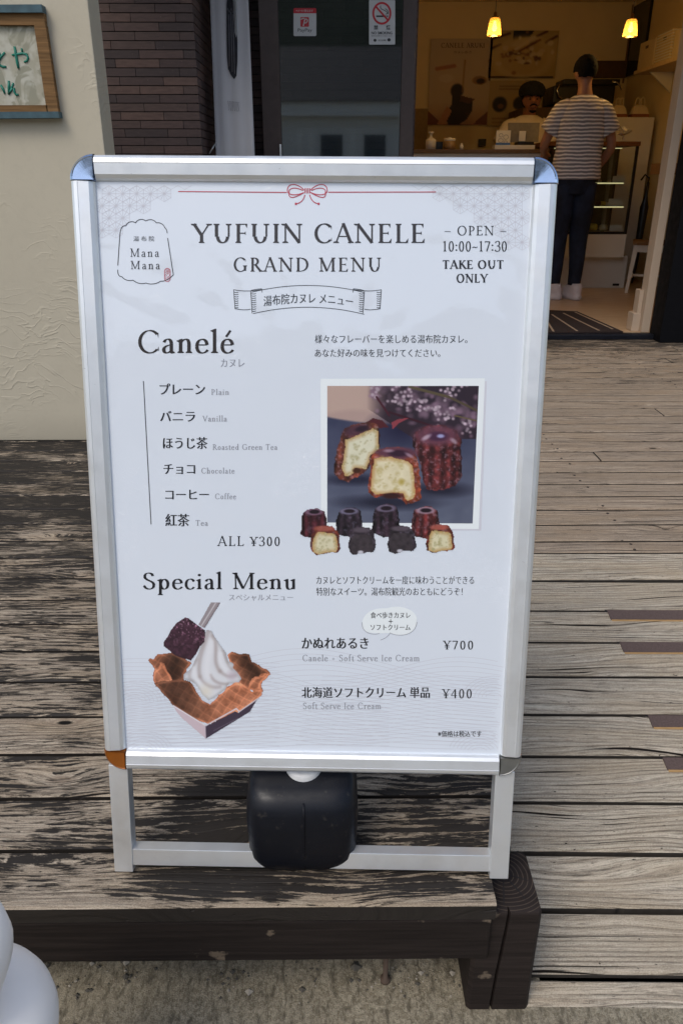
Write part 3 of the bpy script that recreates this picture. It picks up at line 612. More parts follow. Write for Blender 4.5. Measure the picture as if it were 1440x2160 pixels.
# back board, legs, foot rail, rear legs
M_back = plain('grey_backing', S(120, 122, 124), .6)
mb = MB(); mb.box(-hw+.02, hw-.02, .0012, .0095, z0+.02, z1-.02); mb.build('backing_board', M_back, stand)
lx0, lx1 = -.3085, -.2795
for a, b in ((lx0, lx1), (.2755, .3045)):
    mb = MB(); mb.box(a, b, -.004, .020, .001, z0+.005, .0015); mb.box(a+.002, b-.002, .0205, .036, z0, z1-.03); mb.build('leg', M_alu, stand)
mb = MB(); mb.box(lx1, .2755, -.002, .019, .012, .040, .001); mb.build('foot_rail', M_alu, stand)
mb = MB()
for a in (-.30, .275): mb.tube([(a+.012, .045, z1-.05), (a+.012, .43, .095)], .011, 8)
mb.tube([(-.288, .40, .15), (.287, .40, .15)], .009, 8); mb.build('rear_leg', M_alu, stand)
mb = MB(); mb.box(-.02, .185, .012, .030, z1-.02, z1+.004, .002); mb.build('hinge_bar', M_alu, stand)
# ------------------------------------------------ poster behind its clear sheet
g = G('glossy_poster'); p = g.n('TexCoord', out=3)
b1 = g.noise(p, 5.5, 2, .5, .6); b2 = g.noise(p, 26, 2); b3 = g.noise(p, 2.2, 1)
g.set(Base_Color=S(227, 234, 242), Roughness=.3); g.b.inputs['Coat IOR'].default_value = 1.6; g.b.inputs['Coat Weight'].default_value = 1; g.b.inputs['Coat Roughness'].default_value = .06
bh = g.math('ADD', g.math('MULTIPLY', b1, 1.0), g.math('MULTIPLY', b2, .05)); bh = g.math('ADD', bh, g.math('MULTIPLY', b3, 1.5)); cz = g.noise(p, 34, 3, .6, 2.5); bh = g.math('ADD', bh, g.math('MULTIPLY', g.math('MULTIPLY', g.ramp(cz, [(.47, 0), (.5, 1), (.53, 0)]), g.ramp(b1, [(.56, 0), (.68, .09)])), 1.0))
nb = g.n('Bump', {'Height': bh, 'Strength': .55, 'Distance': .018}); g.put(g.b.inputs['Coat Normal'], nb)
M_poster = g.m
def wavy(x, z): return 0.0
pm = MB(); nx, nz = 60, 84; x0_, x1_, zz0, zz1 = -hw+.026, hw-.026, z0+.026, z1-.026
vs = [(x0_+(x1_-x0_)*i/nx, 0, zz0+(zz1-zz0)*j/nz) for j in range(nz+1) for i in range(nx+1)]
pm.add(vs, [(j*(nx+1)+i, j*(nx+1)+i+1, (j+1)*(nx+1)+i+1, (j+1)*(nx+1)+i) for j in range(nz) for i in range(nx)], 0, True)
poster = pm.build('poster', M_poster, stand)
def ink(name, c, rough=.35):
    g = G(name); g.set(Base_Color=c, Roughness=rough); g.b.inputs['Coat Weight'].default_value = .25; g.b.inputs['Coat Roughness'].default_value = .08; return g.m
I_black = ink('black_ink', (.010, .010, .014)); I_brown = ink('glare_brown_ink', S(52, 46, 44), .22); I_grey = ink('grey_ink', S(150, 152, 160)); I_red = ink('red_ink', S(190, 60, 78)); I_pale = ink('pale_grey_ink', S(206, 207, 214)); I_white = ink('white_ink', S(240, 246, 246)); I_shade = ink('pale_shadow_ink', S(214, 214, 222))  # heading ink: brown glare on dark letters put into its colour
lay = [0]
def F(base): return lambda a, b, ly: L(a, b, -(base+ly*.000012))
def letters(name, mat, words, base=.0004, parent=None):
    Lt = Letters()
    for geo, box, *wp in words: Lt.word(geo, box, F(base), wp[0] if wp else None)
    return Lt.mb.build(name, mat, parent or poster)
def plines(name, mat, lines, wd, base=.0004, parent=None):
    """poly-lines in photo pixels, drawn as thin ribbons"""
    mb = MB(); q = 0
    for pts in lines:
        q += 1; w_ = wd
        if isinstance(pts, tuple): pts, w_ = pts
        n = len(pts); Ls = []
        for i, (x, y) in enumerate(pts):
            a = pts[max(i-1, 0)]; b = pts[min(i+1, n-1)]; dx, dy = b[0]-a[0], b[1]-a[1]; l = math.hypot(dx, dy) or 1
            ox, oy = -dy/l*w_/2, dx/l*w_/2; Ls += [L(x+ox, y+oy, -(base+(q % 9)*.000012)), L(x-ox, y-oy, -(base+(q % 9)*.000012))]
        mb.add(Ls, [(2*i, 2*i+1, 2*i+3, 2*i+2) for i in range(n-1)])
    return mb.build(name, mat, parent or poster)
def bez(p0, p1, p2, p3, n=14): return [tuple((1-t)**3*a+3*(1-t)**2*t*b+3*(1-t)*t*t*c_+t**3*d for a, b, c_, d in zip(p0, p1, p2, p3)) for t in (i/n for i in range(n+1))]
def arc(cx, cy, rx_, ry_, a0, a1, n=16): return [(cx+rx_*math.cos(math.radians(a0+(a1-a0)*i/n)), cy+ry_*math.sin(math.radians(a0+(a1-a0)*i/n))) for i in range(n+1)]
B_ = dict(weight=.15, hair=.055)
letters('heading', I_brown, [(serif('YUFUIN CANELE', .14, .05, .075), (403, 470, 895, 514))])
letters('heading', I_brown, [(serif('GRAND MENU', .14, .05, .14), (493, 542, 803, 574))])
letters('heading', I_brown, [(serif('Canelé', .125, .045, .075), (292, 693, 494, 746))])
letters('heading', I_black, [(serif('Special Menu', .125, .045, .085), (302, 1205, 622, 1255))])
letters('opening_hours', I_black, [(serif('— OPEN —', .12, .05, .1), (937, 476, 1067, 497)), (serif('10:00~17:30', .11, .05, .05), (934, 508, 1068, 531)),
    (serif('TAKE OUT', .19, .07, .06), (933, 548, 1061, 568)), (serif('ONLY', .19, .07, .06), (962, 577, 1029, 597))])
# shop emblem: fluted cake outline, name and red seal
top = []
for i in range(5): top += arc(268+18+i*17-(0 if i else 2), 470-(0, 3, 4, 3, 0)[i]+1, 10, 6 if i not in (0, 4) else 9, 180, 360, 6)[:-1]
top = bez((253, 500), (254, 480), (258, 476), (266, 476), 6)+bez((266, 476), (270, 466), (282, 466), (286, 470), 6)+bez((286, 470), (292, 461), (302, 461), (308, 466), 6)+bez((308, 466), (316, 461), (326, 463), (330, 470), 6)+bez((330, 470), (338, 468), (346, 474), (348, 480), 6)+bez((348, 480), (352, 484), (353, 488), (353, 492), 4)
bot = bez((249, 569), (248, 580), (252, 583), (258, 584), 6)+bez((258, 584), (264, 592), (274, 593), (281, 591), 6)+bez((281, 591), (292, 600), (302, 599), (308, 597), 6)+bez((308, 597), (318, 601), (332, 599), (339, 593), 6)+bez((339, 593), (350, 594), (357, 588), (366, 580), 6)
plines('emblem', I_black, [top, bot, [(253, 500), (249, 560)], [(354, 502), (366, 580)]], 1.5)
letters('emblem', I_black, [(sans('湯 布 院'), (282, 498, 326, 509)), (serif('Mana', .1, .05, .22), (275, 524, 336, 542)), (serif('Mana', .1, .05, .22), (276, 550, 338, 568))])
plines('seal', I_red, [arc(353.5, 572, 6, 6, 180, 360, 8)+arc(353.5, 588, 6, 6, 0, 180, 8)+[(347.5, 572)]], 1.2)
letters('seal', I_red, [(sans('湯', -.005, 0), (348.5, 568, 358.5, 576)), (sans('の', -.005, 0), (348.5, 576.5, 358.5, 584)), (sans('坪', -.005, 0), (348.5, 584.5, 358.5, 592.5))])
# red cord bow
bow = [[(376, 404), (605, 406)], [(692, 405.5), (919, 405)]]
for s in (-1, 1):
    c0 = 648; T = lambda pts: [(c0+s*(x-c0), y) for x, y in pts]
    bow += [T(bez((655, 401), (668, 386), (690, 384), (690, 402), 12)), T(bez((690, 402), (690, 412), (672, 414), (655, 406), 10)), T(bez((657, 402), (676, 392), (690, 398), (686, 408), 10)), T(bez((686, 404), (690, 424), (672, 416), (656, 407), 12)), T(bez((653, 411), (656, 424), (664, 429), (672, 430), 10))]
    bow.append((T([(670, 430), (674, 430)]), 5))
for x in (643, 646.5, 650, 653.5): bow.append([(x, 397), (x, 408)])
plines('cord_bow', I_red, bow, 1.9)
# ribbon with its title
def rb(x): return ((x-648)/112)
def rwarp(x, y): return (x, y-10*(1-rb(x)**2)+4)
rl = [[(531+i*(768-531)/20, 617-13*(1-rb(531+i*(768-531)/20)**2)-2) for i in range(21)], [(534+i*(768-534)/20, 661-13*(1-rb(534+i*(768-534)/20)**2)) for i in range(21)]]
for s in (-1, 1):
    T = lambda pts: [(648.5+s*(x-648.5), y) for x, y in pts]
    rl += [T([(768, 616), (765, 661)]), T(bez((768, 616), (770, 612), (764, 611), (745, 609), 6)), T([(745, 609), (744, 617)]), T(bez((745, 611), (770, 615), (790, 614), (804, 611), 8)), T([(804, 611), (801, 652)]), T(bez((768, 652), (780, 655), (792, 653), (801, 651), 8))]
    for i in range(9): y = 619+i*4.6; rl += [T(bez((768-i*.3, y), (764, y+1.5), (760, y+1.5), (757, y), 4))]
    for i in range(8): y = 616+i*4.6; rl += [T(bez((803-i*.3, y), (800, y+1.5), (797, y+1.5), (794, y), 4))]
plines('ribbon', I_black, rl, 1.2)
letters('ribbon', I_black, [(sans('湯布院カヌレ メニュー', -.008), (556, 624, 744, 646), rwarp)])
# Japanese lines
letters('lettering', I_black, [(sans(t), b) for t, b in (
    ('様々なフレーバーを楽しめる湯布院カヌレ。', (664, 706, 985, 724)), ('あなた好みの味を見つけてください。', (664, 736, 928, 753)),
    ('カヌレとソフトクリームを一度に味わうことができる', (667, 1215, 999, 1232)), ('特別なスイーツ。湯布院観光のおともにどうぞ！', (667, 1239, 975, 1256)))])
letters('lettering', I_black, [(sans(t, -.004, .027), b) for t, b in (
    ('プレーン', (337, 809, 433, 832)), ('バニラ', (338, 867, 412, 889)), ('ほうじ茶', (344, 922, 438, 947)), ('チョコ', (345, 979, 412, 1000)),
    ('コーヒー', (349, 1033, 441, 1053)), ('紅茶', (349, 1084, 400, 1110)), ('かぬれあるき', (636, 1345, 777, 1368)), ('北海道ソフトクリーム 単品', (636, 1449, 906, 1472)))]
    + [(sans('※価格は税込です', .004, .006), (923, 1541, 1015, 1554))]
    + [(serif('ALL ¥300', .11, .05, .13), (458, 1130, 590, 1152)), (serif('¥700', .11, .05, .13), (933, 1351, 997, 1370)), (serif('¥400', .11, .05, .13), (931, 1453, 994, 1473))])
letters('translation', I_grey, [(sans('カヌレ'), (466, 757, 516, 774)), (sans('スペシャルメニュー'), (483, 1254, 618, 1267))] + [(serif(t, .12, .06, .12), b) for t, b in (
    ('Plain', (446, 820, 483, 833)), ('Vanilla', (427, 876, 479, 889)), ('Roasted Green Tea', (449, 936, 585, 949)), ('Chocolate', (425, 986, 495, 999)), ('Coffee', (454, 1040, 498, 1053)), ('Tea', (413, 1097, 439, 1109)),
    ('Canele + Soft Serve Ice Cream', (638, 1380, 884, 1395)), ('Soft Serve Ice Cream', (639, 1481, 803, 1496)))])
plines('divider_line', I_black, [[(303, 804), (319, 1106)]], 1.5)
# pale star lattice in the top corners and wave lines along the foot
star = []
R_ = 29/math.sqrt(3)
for i in range(-1, 36):
    for j in range(-1, 9):
        cx_ = 216+i*29+(14.5 if j % 2 else 0); cy_ = 383+j*25.1*1.02
        for ox, hfun in ((0, None),):
            dl = (cx_-205)/190+(cy_-380)/135; dr = (1128-cx_)/250+(cy_-380)/175
            if (dl < 1.0 or dr < 1.0) and cx_ < 1112 and cx_ > 208:
                for a in range(0, 360, 30):
                    l = 16.5 if a % 60 == 30 else 14
                    q = math.radians(a); star.append(([(cx_, cy_), (cx_+l*math.cos(q), cy_+l*math.sin(q))], .9))
                for a in range(30, 390, 60):
                    q = math.radians(a); m_ = (cx_+R_*math.cos(q), cy_+R_*math.sin(q))
                    for da in (-30, 30):
                        q2 = math.radians(a+da); star.append(([m_, (cx_+14.5*math.cos(q2), cy_+14.5*math.sin(q2))], .7))
star = [s for s in star if all(200 < x < 1124 and 384 < y < 600 for x, y in s[0])]
plines('star_lattice', I_pale, star, .9, .00012)
wv = []
def clipw(pts): return [p for p in pts if 262+(1585-p[1])*-.045 < p[0] < 1051+(1585-p[1])*.06 and p[1] < 1584]
def hump(cx_, cy_, wd, ht, n, sk=0):
    for i in range(n):
        pts = []
        for t in np.linspace(-1, 1, 40):
            x = cx_+t*wd+sk*i; y = cy_+i*7.5-ht*math.exp(-(t*1.9)**2)*max(.15, 1-i*.045)+2*math.sin(t*6+i*.3)
            pts.append((x, y))
        pts = clipw(pts)
        if len(pts) > 2: wv.append(pts)
hump(650, 1440, 420, 72, 20, 4); hump(330, 1400, 260, 10, 24, 0); hump(980, 1428, 300, 42, 20, -3); hump(520, 1470, 300, 60, 15, 0)
for cx_, cy_ in ((285, 1455), (1040, 1445), (1010, 1560), (300, 1560)):
    for i in range(7):
        pts = clipw(arc(cx_, cy_+25, 16+i*8, 8+i*6, 180, 360, 14))
        if len(pts) > 2: wv.append(pts)
plines('wave_lines', I_pale, wv, .8, .00012)
# speech bubble
bb = bez((768, 1330), (755, 1305), (775, 1280), (815, 1283), 10)+bez((815, 1283), (845, 1272), (885, 1288), (878, 1312), 10)+bez((878, 1312), (876, 1338), (850, 1346), (826, 1336), 10)+bez((826, 1336), (800, 1334), (790, 1340), (768, 1330), 10)
mb = MB(); mb.add([L(x, y, -.0002) for x, y in bb], [tuple(range(len(bb)))]); mb.build('speech_bubble', I_white, poster)
plines('bubble_outline', I_grey, [bez((763, 1312), (762, 1338), (788, 1340), (800, 1336), 10), bez((822, 1335), (840, 1344), (876, 1342), (879, 1312), 10), bez((823, 1334), (818, 1344), (808, 1348), (802, 1350), 6)], 1.0, .0003)
letters('bubble_lettering', I_black, [(sans('食べ歩きカヌレ', -.004), (781, 1291, 865, 1304)), (serif('+', .06, .06), (819, 1306, 828, 1315)), (sans('ソフトクリーム', -.004), (781, 1317, 865, 1329))], .0004)
# ------------------------------------------------ the printed photograph (white border, cakes on slate)
def quadfn(q, base, x0, y0, x1, y1):
    A, Bq, Cq, D = [L(*p) for p in q]
    def fn(x, y):
        u, v = (x-x0)/(x1-x0), (y-y0)/(y1-y0); p = (A*(1-u)+Bq*u)*(1-v)+(D*(1-u)+Cq*u)*v; return (p.x, -base, p.z)
    return fn
mb = MB(); mb.add([L(x, y, -.00015) for x, y in ((680, 804), (1026, 804), (1014, 1119), (682, 1119))], [(0, 1, 2, 3)]); mb.build('photo_shadow', I_shade, poster)
mb = MB(); mb.add([L(x, y, -.0003) for x, y in ((676, 799), (1022, 798), (1009, 1116), (677, 1113))], [(0, 1, 2, 3)]); mb.build('photo_border', I_white, poster)
P = Paint(260, 385, 1178, 1218, 4); X, Y = P.X, P.Y
P.c[:] = (74, 80, 112); P.a[:] = 1
nz_ = vnoise(X, Y, 120, 1); gr = (Y-600)/620
P.c = np.stack([58+34*gr+24*nz_, 62+36*gr+24*nz_, 88+30*gr+22*nz_], -1)
P.put(np.clip((620-((X-700)/420)**2*40+((X > 600)*0)-Y+20*0)/14, 0, 1)*np.clip((760-X)/120, 0, 1), (190, 162, 152))
P.put(np.clip((560+18*np.sin(X/90.)-Y)/30, 0, 1)*np.clip((640-X)/190, 0, 1), (202, 174, 160))
P.put(np.clip(1-np.hypot((X-720)/260, (Y-640)/150), 0, 1)*1.2, (36, 34, 62), .9)
P.put(np.clip((Y < 330+.62*(X-200))*1.0*np.clip((X-500)/120, 0, 1)*(Y < 700), 0, 1), (52, 38, 48), .95)
rs = np.random.RandomState(4)
for i in range(150):
    x = rs.uniform(520, 1178); yc = 380+max(0, (x-520))*.30; y = yc+rs.normal(0, 55)
    if y > 700: continue
    b = rs.uniform(.55, 1.1); P.ell(x, y, rs.uniform(10, 26), rs.uniform(9, 20), (158*b, 126*b, 146*b), .6, .6)
for i in range(120):
    cx_, cy_ = [(560, 410), (690, 450), (765, 470), (845, 490), (925, 525), (1010, 560), (1120, 630), (1060, 400), (990, 410)][rs.randint(9)]
    b = rs.uniform(.8, 1.25); P.ell(cx_+rs.normal(0, 22), cy_+rs.normal(0, 28), 9, 8, (196*b, 176*b, 186*b), .5, .8)
P.line(760, 390, 1000, 450, 16, (96, 84, 60)); P.line(1000, 450, 1175, 530, 14, (88, 76, 56)); P.line(560, 450, 640, 560, 12, (74, 26, 40)); P.line(640, 540, 900, 620, 12, (60, 22, 34)); P.line(1040, 560, 1175, 590, 8, (110, 96, 64))
P.poly([(500, 600), (540, 575), (600, 590), (640, 630), (580, 635)], (86, 34, 40)); P.poly([(655, 600), (700, 580), (762, 574), (700, 605), (660, 642)], (150, 66, 76))
def rough(P, poly, amp, seed, sc_=30): return inpoly(P.X+amp*2*(vnoise(P.X, P.Y, sc_, seed+70, 2)-.5), P.Y+amp*2*(vnoise(P.X, P.Y, sc_, seed+90, 2)-.5), poly)
def crumb(P, poly, base, seed, hole=(168, 158, 104)):
    m = rough(P, poly, 7, seed); d = polydist(P.X, P.Y, poly); n = vnoise(P.X, P.Y, 40, seed); k = np.clip(d/28, 0, 1)
    c = np.stack([base[0]*(.86+.14*k)+20*(n-.5), base[1]*(.72+.28*k)+22*(n-.5), base[2]*(.55+.45*k)+26*(n-.5)], -1); P.c = np.where(m[..., None], c, P.c); P.a = np.maximum(P.a, m)
    rs = np.random.RandomState(seed); xs = [p[0] for p in poly]; ys = [p[1] for p in poly]; sc_ = (max(xs)-min(xs))/280
    for i in range(70):
        x, y = rs.uniform(min(xs), max(xs)), rs.uniform(min(ys), max(ys))
        if inpoly(np.array([[x]]), np.array([[y]]), poly)[0, 0]: q = rs.uniform(.25, 1)**2; P.ell(x, y, (3+14*q)*sc_, (4+15*q)*sc_, hole, .6, .5, rs.uniform(0, 3)); P.ell(x+4*sc_, y+6*sc_, 7*sc_, 5*sc_, (252, 244, 216), .8, .45)
def crust(P, poly, base, seed, flute=None, gloss=(200, 170, 190)):
    m = rough(P, poly, 8, seed, 24); n = vnoise(P.X, P.Y, 26, seed, 4); xs = [p[0] for p in poly]; cx_ = (min(xs)+max(xs))/2; wd = (max(xs)-min(xs))/2
    s = np.clip((P.X-cx_)/wd, -1, 1); k = .3+1.35*n
    if flute: k = k*(.84+.24*np.cos(np.arcsin(s)*flute))*(.55+.5*np.sqrt(np.maximum(0, 1-s*s)))
    c = np.asarray(base)[None, None]*k[..., None]; hl = np.clip((vnoise(P.X, P.Y, 15, seed+5, 3)-.57)*5, 0, 1)*.42
    c = c*(1-hl[..., None])+np.asarray(gloss, float)*hl[..., None]; P.c = np.where(m[..., None], c, P.c); P.a = np.maximum(P.a, m)
P.ell(640, 1090, 260, 40, (26, 26, 44), .6, .8); P.ell(960, 1010, 170, 40, (26, 24, 40), .6, .8); P.ell(430, 950, 170, 30, (30, 30, 50), .6, .8)
crust(P, [(305, 830), (340, 690), (365, 640), (420, 612), (520, 598), (575, 618), (583, 650), (583, 770), (520, 880), (450, 930), (390, 965), (330, 945), (302, 905)], (128, 66, 50), 11, 7)
P.ell(440, 650, 78, 34, (84, 52, 66), .3, .9, -.2); P.ell(470, 640, 40, 16, (44, 26, 40), .3, .9, -.2)
crumb(P, [(375, 705), (450, 680), (540, 636), (574, 655), (578, 765), (530, 800), (505, 880), (432, 878), (422, 915), (372, 925), (352, 890)], (234, 230, 200), 12)
P.ell(445, 893, 26, 16, (70, 40, 24), .3)
crust(P, [(785, 730), (800, 660), (860, 622), (960, 615), (1050, 648), (1085, 700), (1098, 930), (1060, 985), (970, 1015), (890, 1008), (862, 960), (830, 830)], (108, 48, 48), 13, 13)
P.ell(935, 678, 138, 60, (118, 72, 90), .25, .8); P.ell(940, 684, 62, 28, (78, 44, 70), .3); P.ell(958, 682, 22, 11, (170, 170, 214), .4); P.ell(870, 690, 30, 12, (226, 206, 220), .5, .7, -.5); P.ell(1040, 712, 24, 12, (214, 196, 210), .5, .6, .6)
crust(P, [(515, 985), (530, 860), (535, 810), (560, 775), (640, 750), (740, 755), (800, 780), (828, 850), (850, 1060), (822, 1085), (762, 1098), (700, 1060), (620, 1052), (560, 1058), (518, 1030)], (140, 66, 44), 15)
P.ell(690, 785, 128, 36, (104, 62, 78), .2, .95); P.ell(700, 787, 60, 20, (58, 32, 50), .3); P.ell(640, 772, 30, 9, (206, 180, 196), .5, .6); P.ell(770, 800, 30, 9, (206, 180, 196), .5, .6, .5)
crumb(P, [(552, 818), (640, 812), (758, 832), (788, 855), (806, 950), (806, 1060), (765, 1082), (738, 1036), (692, 1028), (630, 1040), (562, 1038), (530, 1004), (545, 880)], (240, 228, 190), 16, (196, 176, 110))
P.ell(665, 1048, 60, 18, (60, 30, 30), .3); P.ell(722, 962, 17, 19, (190, 166, 76), .6, .8)
P.mesh('photo_print', quadfn(((690, 814), (1009, 814), (996, 1104), (690, 1102)), .00045, 260, 385, 1178, 1218), M_print, poster)
# row of small cakes in front of it
P = Paint(92, 1096, 1040, 1422, 4)
def whole(x0, y0, x1, y1, base, seed, topc):
    w_ = x1-x0; h_ = y1-y0
    crust(P, [(x0, y1-.14*h_), (x0+.02*w_, y0+.4*h_), (x0+.09*w_, y0+.13*h_), (x0+.28*w_, y0+.02*h_), (x0+.68*w_, y0), (x0+.9*w_, y0+.12*h_), (x0+.96*w_, y0+.45*h_), (x1, y1-.18*h_), (x1-.2*w_, y1-.02*h_), (x0+.5*w_, y1), (x0+.2*w_, y1-.05*h_)], base, seed, 10, topc)
    P.ell(x0+.48*w_, y0+.13*h_, .34*w_, .11*h_, topc, .2, .85); P.ell(x0+.5*w_, y0+.13*h_, .19*w_, .065*h_, (38, 26, 34), .2)
def half(x0, y0, x1, y1, base, seed, face):
    w_ = x1-x0; h_ = y1-y0; pl = [(x0+.05*w_, y1-.1*h_), (x0, y1-.35*h_), (x0+.06*w_, y0+.3*h_), (x0+.2*w_, y0+.08*h_), (x0+.5*w_, y0), (x0+.8*w_, y0+.06*h_), (x0+.93*w_, y0+.25*h_), (x1, y1-.22*h_), (x1-.08*w_, y1-.1*h_), (x0+.6*w_, y1-.08*h_), (x0+.25*w_, y1)]
    crust(P, pl, base, seed, None, (150, 140, 160)); P.ell(x0+.47*w_, y0+.12*h_, .32*w_, .09*h_, tuple(min(255, v*1.5+30) for v in base), .3, .8)
    cx_, cy_ = x0+.47*w_, y0+.58*h_; pf = [(cx_+(x-cx_)*.82, cy_+(y-cy_)*.86+.06*h_) for x, y in pl]
    if face: crumb(P, [p for p in pf if True][:4]+[(x0+.5*w_, y0+.24*h_)]+[(cx_+(x-cx_)*.82, max(y0+.27*h_, cy_+(y-cy_)*.86+.03*h_)) for x, y in pl[5:]], face, seed+1)
    else:
        m = inpoly(P.X, P.Y, [(x, max(y, y0+.27*h_)) for x, y in pf]); n = vnoise(P.X, P.Y, 22, seed, 3); P.c = np.where(m[..., None], np.stack([46+40*n, 40+36*n, 44+36*n], -1), P.c); P.ell(x0+.45*w_, y1-.1*h_, .1*w_, .06*h_, (216, 214, 222), .3)
whole(98, 1125, 266, 1315, (84, 38, 46), 21, (142, 110, 132)); whole(308, 1122, 481, 1305, (56, 44, 54), 22, (136, 130, 156)); whole(530, 1102, 706, 1306, (60, 44, 54), 23, (128, 116, 138)); whole(770, 1115, 946, 1315, (104, 44, 44), 24, (176, 150, 166))
half(155, 1228, 342, 1415, (104, 50, 40), 25, (232, 224, 188)); half(385, 1238, 557, 1413, (50, 42, 48), 26, None); half(620, 1230, 800, 1405, (50, 42, 48), 27, None); half(855, 1222, 1034, 1403, (112, 50, 40), 28, (236, 228, 190))
z2 = lambda zx, zy: (600+zx/2.88, 680+zy/2.88)
P.mesh('cake_print', quadfn((z2(92, 1096), z2(1040, 1096), z2(1040, 1422), z2(92, 1422)), .0006, 92, 1096, 1040, 1422), M_print, poster, False)
# ice cream in a waffle bowl
P = Paint(296, 288, 1160, 1244, 4); X, Y = P.X, P.Y
P.poly([(735, 295), (802, 295), (692, 470), (648, 445)], (168, 158, 160)); P.line(770, 300, 672, 452, 6, (226, 220, 222)); P.line(800, 298, 692, 466, 8, (140, 124, 128))
wafc = np.array([206, 136, 102.])
def waffle(poly, k, seed, ang=0.0, fold=None):
    m = rough(P, poly, 9, seed, 34); n = vnoise(X, Y, 60, seed, 4); d = polydist(X, Y, poly); ca, sa = math.cos(ang), math.sin(ang)
    u = X*ca+Y*sa+26*n; v = -X*sa+Y*ca+26*n
    t = np.clip(1-np.abs((u % 62)/62-.5)*8, 0, 1)+np.clip(1-np.abs((v % 58)/58-.5)*8, 0, 1); pit = np.clip(1-np.hypot((u % 62)/62-.0, (v % 58)/58-.0)*1.3, 0, 1)
    s = k*(.80+.5*n)*(1-.16*pit)+np.clip(t, 0, 1)*.15
    if fold is not None: s = s*(.82+.30*np.sin((X*fold[0]+Y*fold[1])/fold[2]+fold[3]))
    rim = np.clip(1-np.abs(d-9)/12, 0, 1); s = s+rim*.26
    col = np.stack([s, s*(.92+.10*n), s*(.86+.18*n)], -1)*wafc; P.c = np.where(m[..., None], col, P.c); P.a = np.maximum(P.a, m)
waffle([(303, 690), (318, 672), (345, 676), (372, 645), (420, 640), (470, 630), (540, 668), (605, 700), (560, 780), (550, 830), (480, 835), (410, 840), (360, 870), (335, 800), (352, 750), (330, 720)], .62, 31, .6, (1, .3, 46, 2))
waffle([(372, 740), (392, 700), (412, 706), (440, 760), (480, 830), (410, 842), (352, 862), (336, 800), (345, 765)], .86, 41, .9)
waffle([(845, 640), (872, 628), (908, 632), (935, 645), (968, 640), (1000, 645), (1012, 668), (1020, 690), (1060, 710), (1085, 735), (1110, 740), (1150, 772), (1128, 800), (1078, 850), (1098, 905), (1000, 890), (940, 850), (880, 760)], .66, 32, .5, (1, -.5, 40, 1))
waffle([(1010, 840), (1040, 800), (1062, 800), (1118, 770), (1150, 775), (1112, 820), (1082, 846), (1080, 884), (1030, 900), (985, 880)], .88, 42, .4)
cream = [(705, 478), (745, 486), (780, 545), (838, 628), (856, 690), (895, 710), (892, 745), (920, 770), (947, 812), (930, 842), (862, 850), (835, 890), (765, 945), (725, 965), (680, 930), (630, 850), (600, 830), (548, 815), (548, 785), (600, 735), (640, 650), (680, 560)]
m = rough(P, cream, 4, 7, 40); d = polydist(X, Y, cream); P.c = np.where(m[..., None], np.stack([232+0*X, 233+0*X, 236+0*X], -1)*np.clip(.84+d/130, 0, 1.03)[..., None], P.c); P.a = np.maximum(P.a, m)
def rib(p0, p1, p2, p3, wd, col, al):
    pts = bez(p0, p1, p2, p3, 14); dd = np.full(X.shape, 1e9)
    for (ax, ay), (bx, by) in zip(pts, pts[1:]): dd = np.minimum(dd, polydist(X, Y, [(ax, ay), (bx, by)]))
    P.put(np.exp(-(dd/wd)**2)*inpoly(X, Y, cream), col, al)
for p0, p1, p2, p3, wd, al in (((722, 490), (690, 600), (640, 680), (660, 800), 16, .55), ((660, 800), (690, 860), (740, 880), (800, 870), 15, .5), ((748, 520), (800, 600), (740, 690), (800, 760), 15, .6), ((800, 760), (840, 800), (870, 800), (905, 790), 14, .5), ((640, 680), (590, 760), (570, 800), (610, 830), 14, .4), ((820, 620), (850, 690), (850, 720), (880, 745), 12, .45), ((735, 790), (760, 840), (800, 850), (850, 850), 12, .55)):
    rib(p0, p1, p2, p3, wd, (176, 160, 156), al)
for p0, p1, p2, p3, wd in (((740, 560), (730, 650), (690, 720), (720, 800), 20), ((800, 640), (790, 700), (830, 740), (860, 770), 16), ((620, 740), (620, 800), (660, 850), (720, 900), 16)): rib(p0, p1, p2, p3, wd, (250, 250, 252), .7)
P.ell(885, 790, 34, 34, (206, 190, 200), .6, .6); P.ell(700, 900, 40, 40, (240, 230, 206), .8, .6)
choc = [(560, 393), (585, 400), (640, 440), (700, 482), (694, 560), (665, 590), (640, 640), (600, 690), (545, 672), (490, 652), (412, 592), (408, 562), (440, 520), (460, 480), (500, 430)]
m = inpoly(X, Y, choc); n = vnoise(X, Y, 18, 33, 3); sp = np.clip((vnoise(X, Y, 11, 34, 2)-.62)*6, 0, 1)*np.clip((620-Y)/160, 0, 1); k = .6+.8*n
P.c = np.where(m[..., None], np.stack([70*k+110*sp, 44*k+90*sp, 56*k+100*sp], -1), P.c); P.a = np.maximum(P.a, m)
waffle([(345, 848), (372, 838), (410, 830), (470, 822), (540, 816), (585, 830), (612, 850), (632, 895), (660, 930), (690, 968), (728, 985), (757, 965), (780, 942), (812, 908), (850, 872), (905, 842), (940, 842), (970, 858), (1005, 880), (1022, 900), (1060, 885), (1095, 892), (1092, 925), (1050, 975), (925, 1045), (720, 1135), (600, 1092), (480, 1005), (420, 935)], .84, 35, .55, (1, .25, 150, 0))
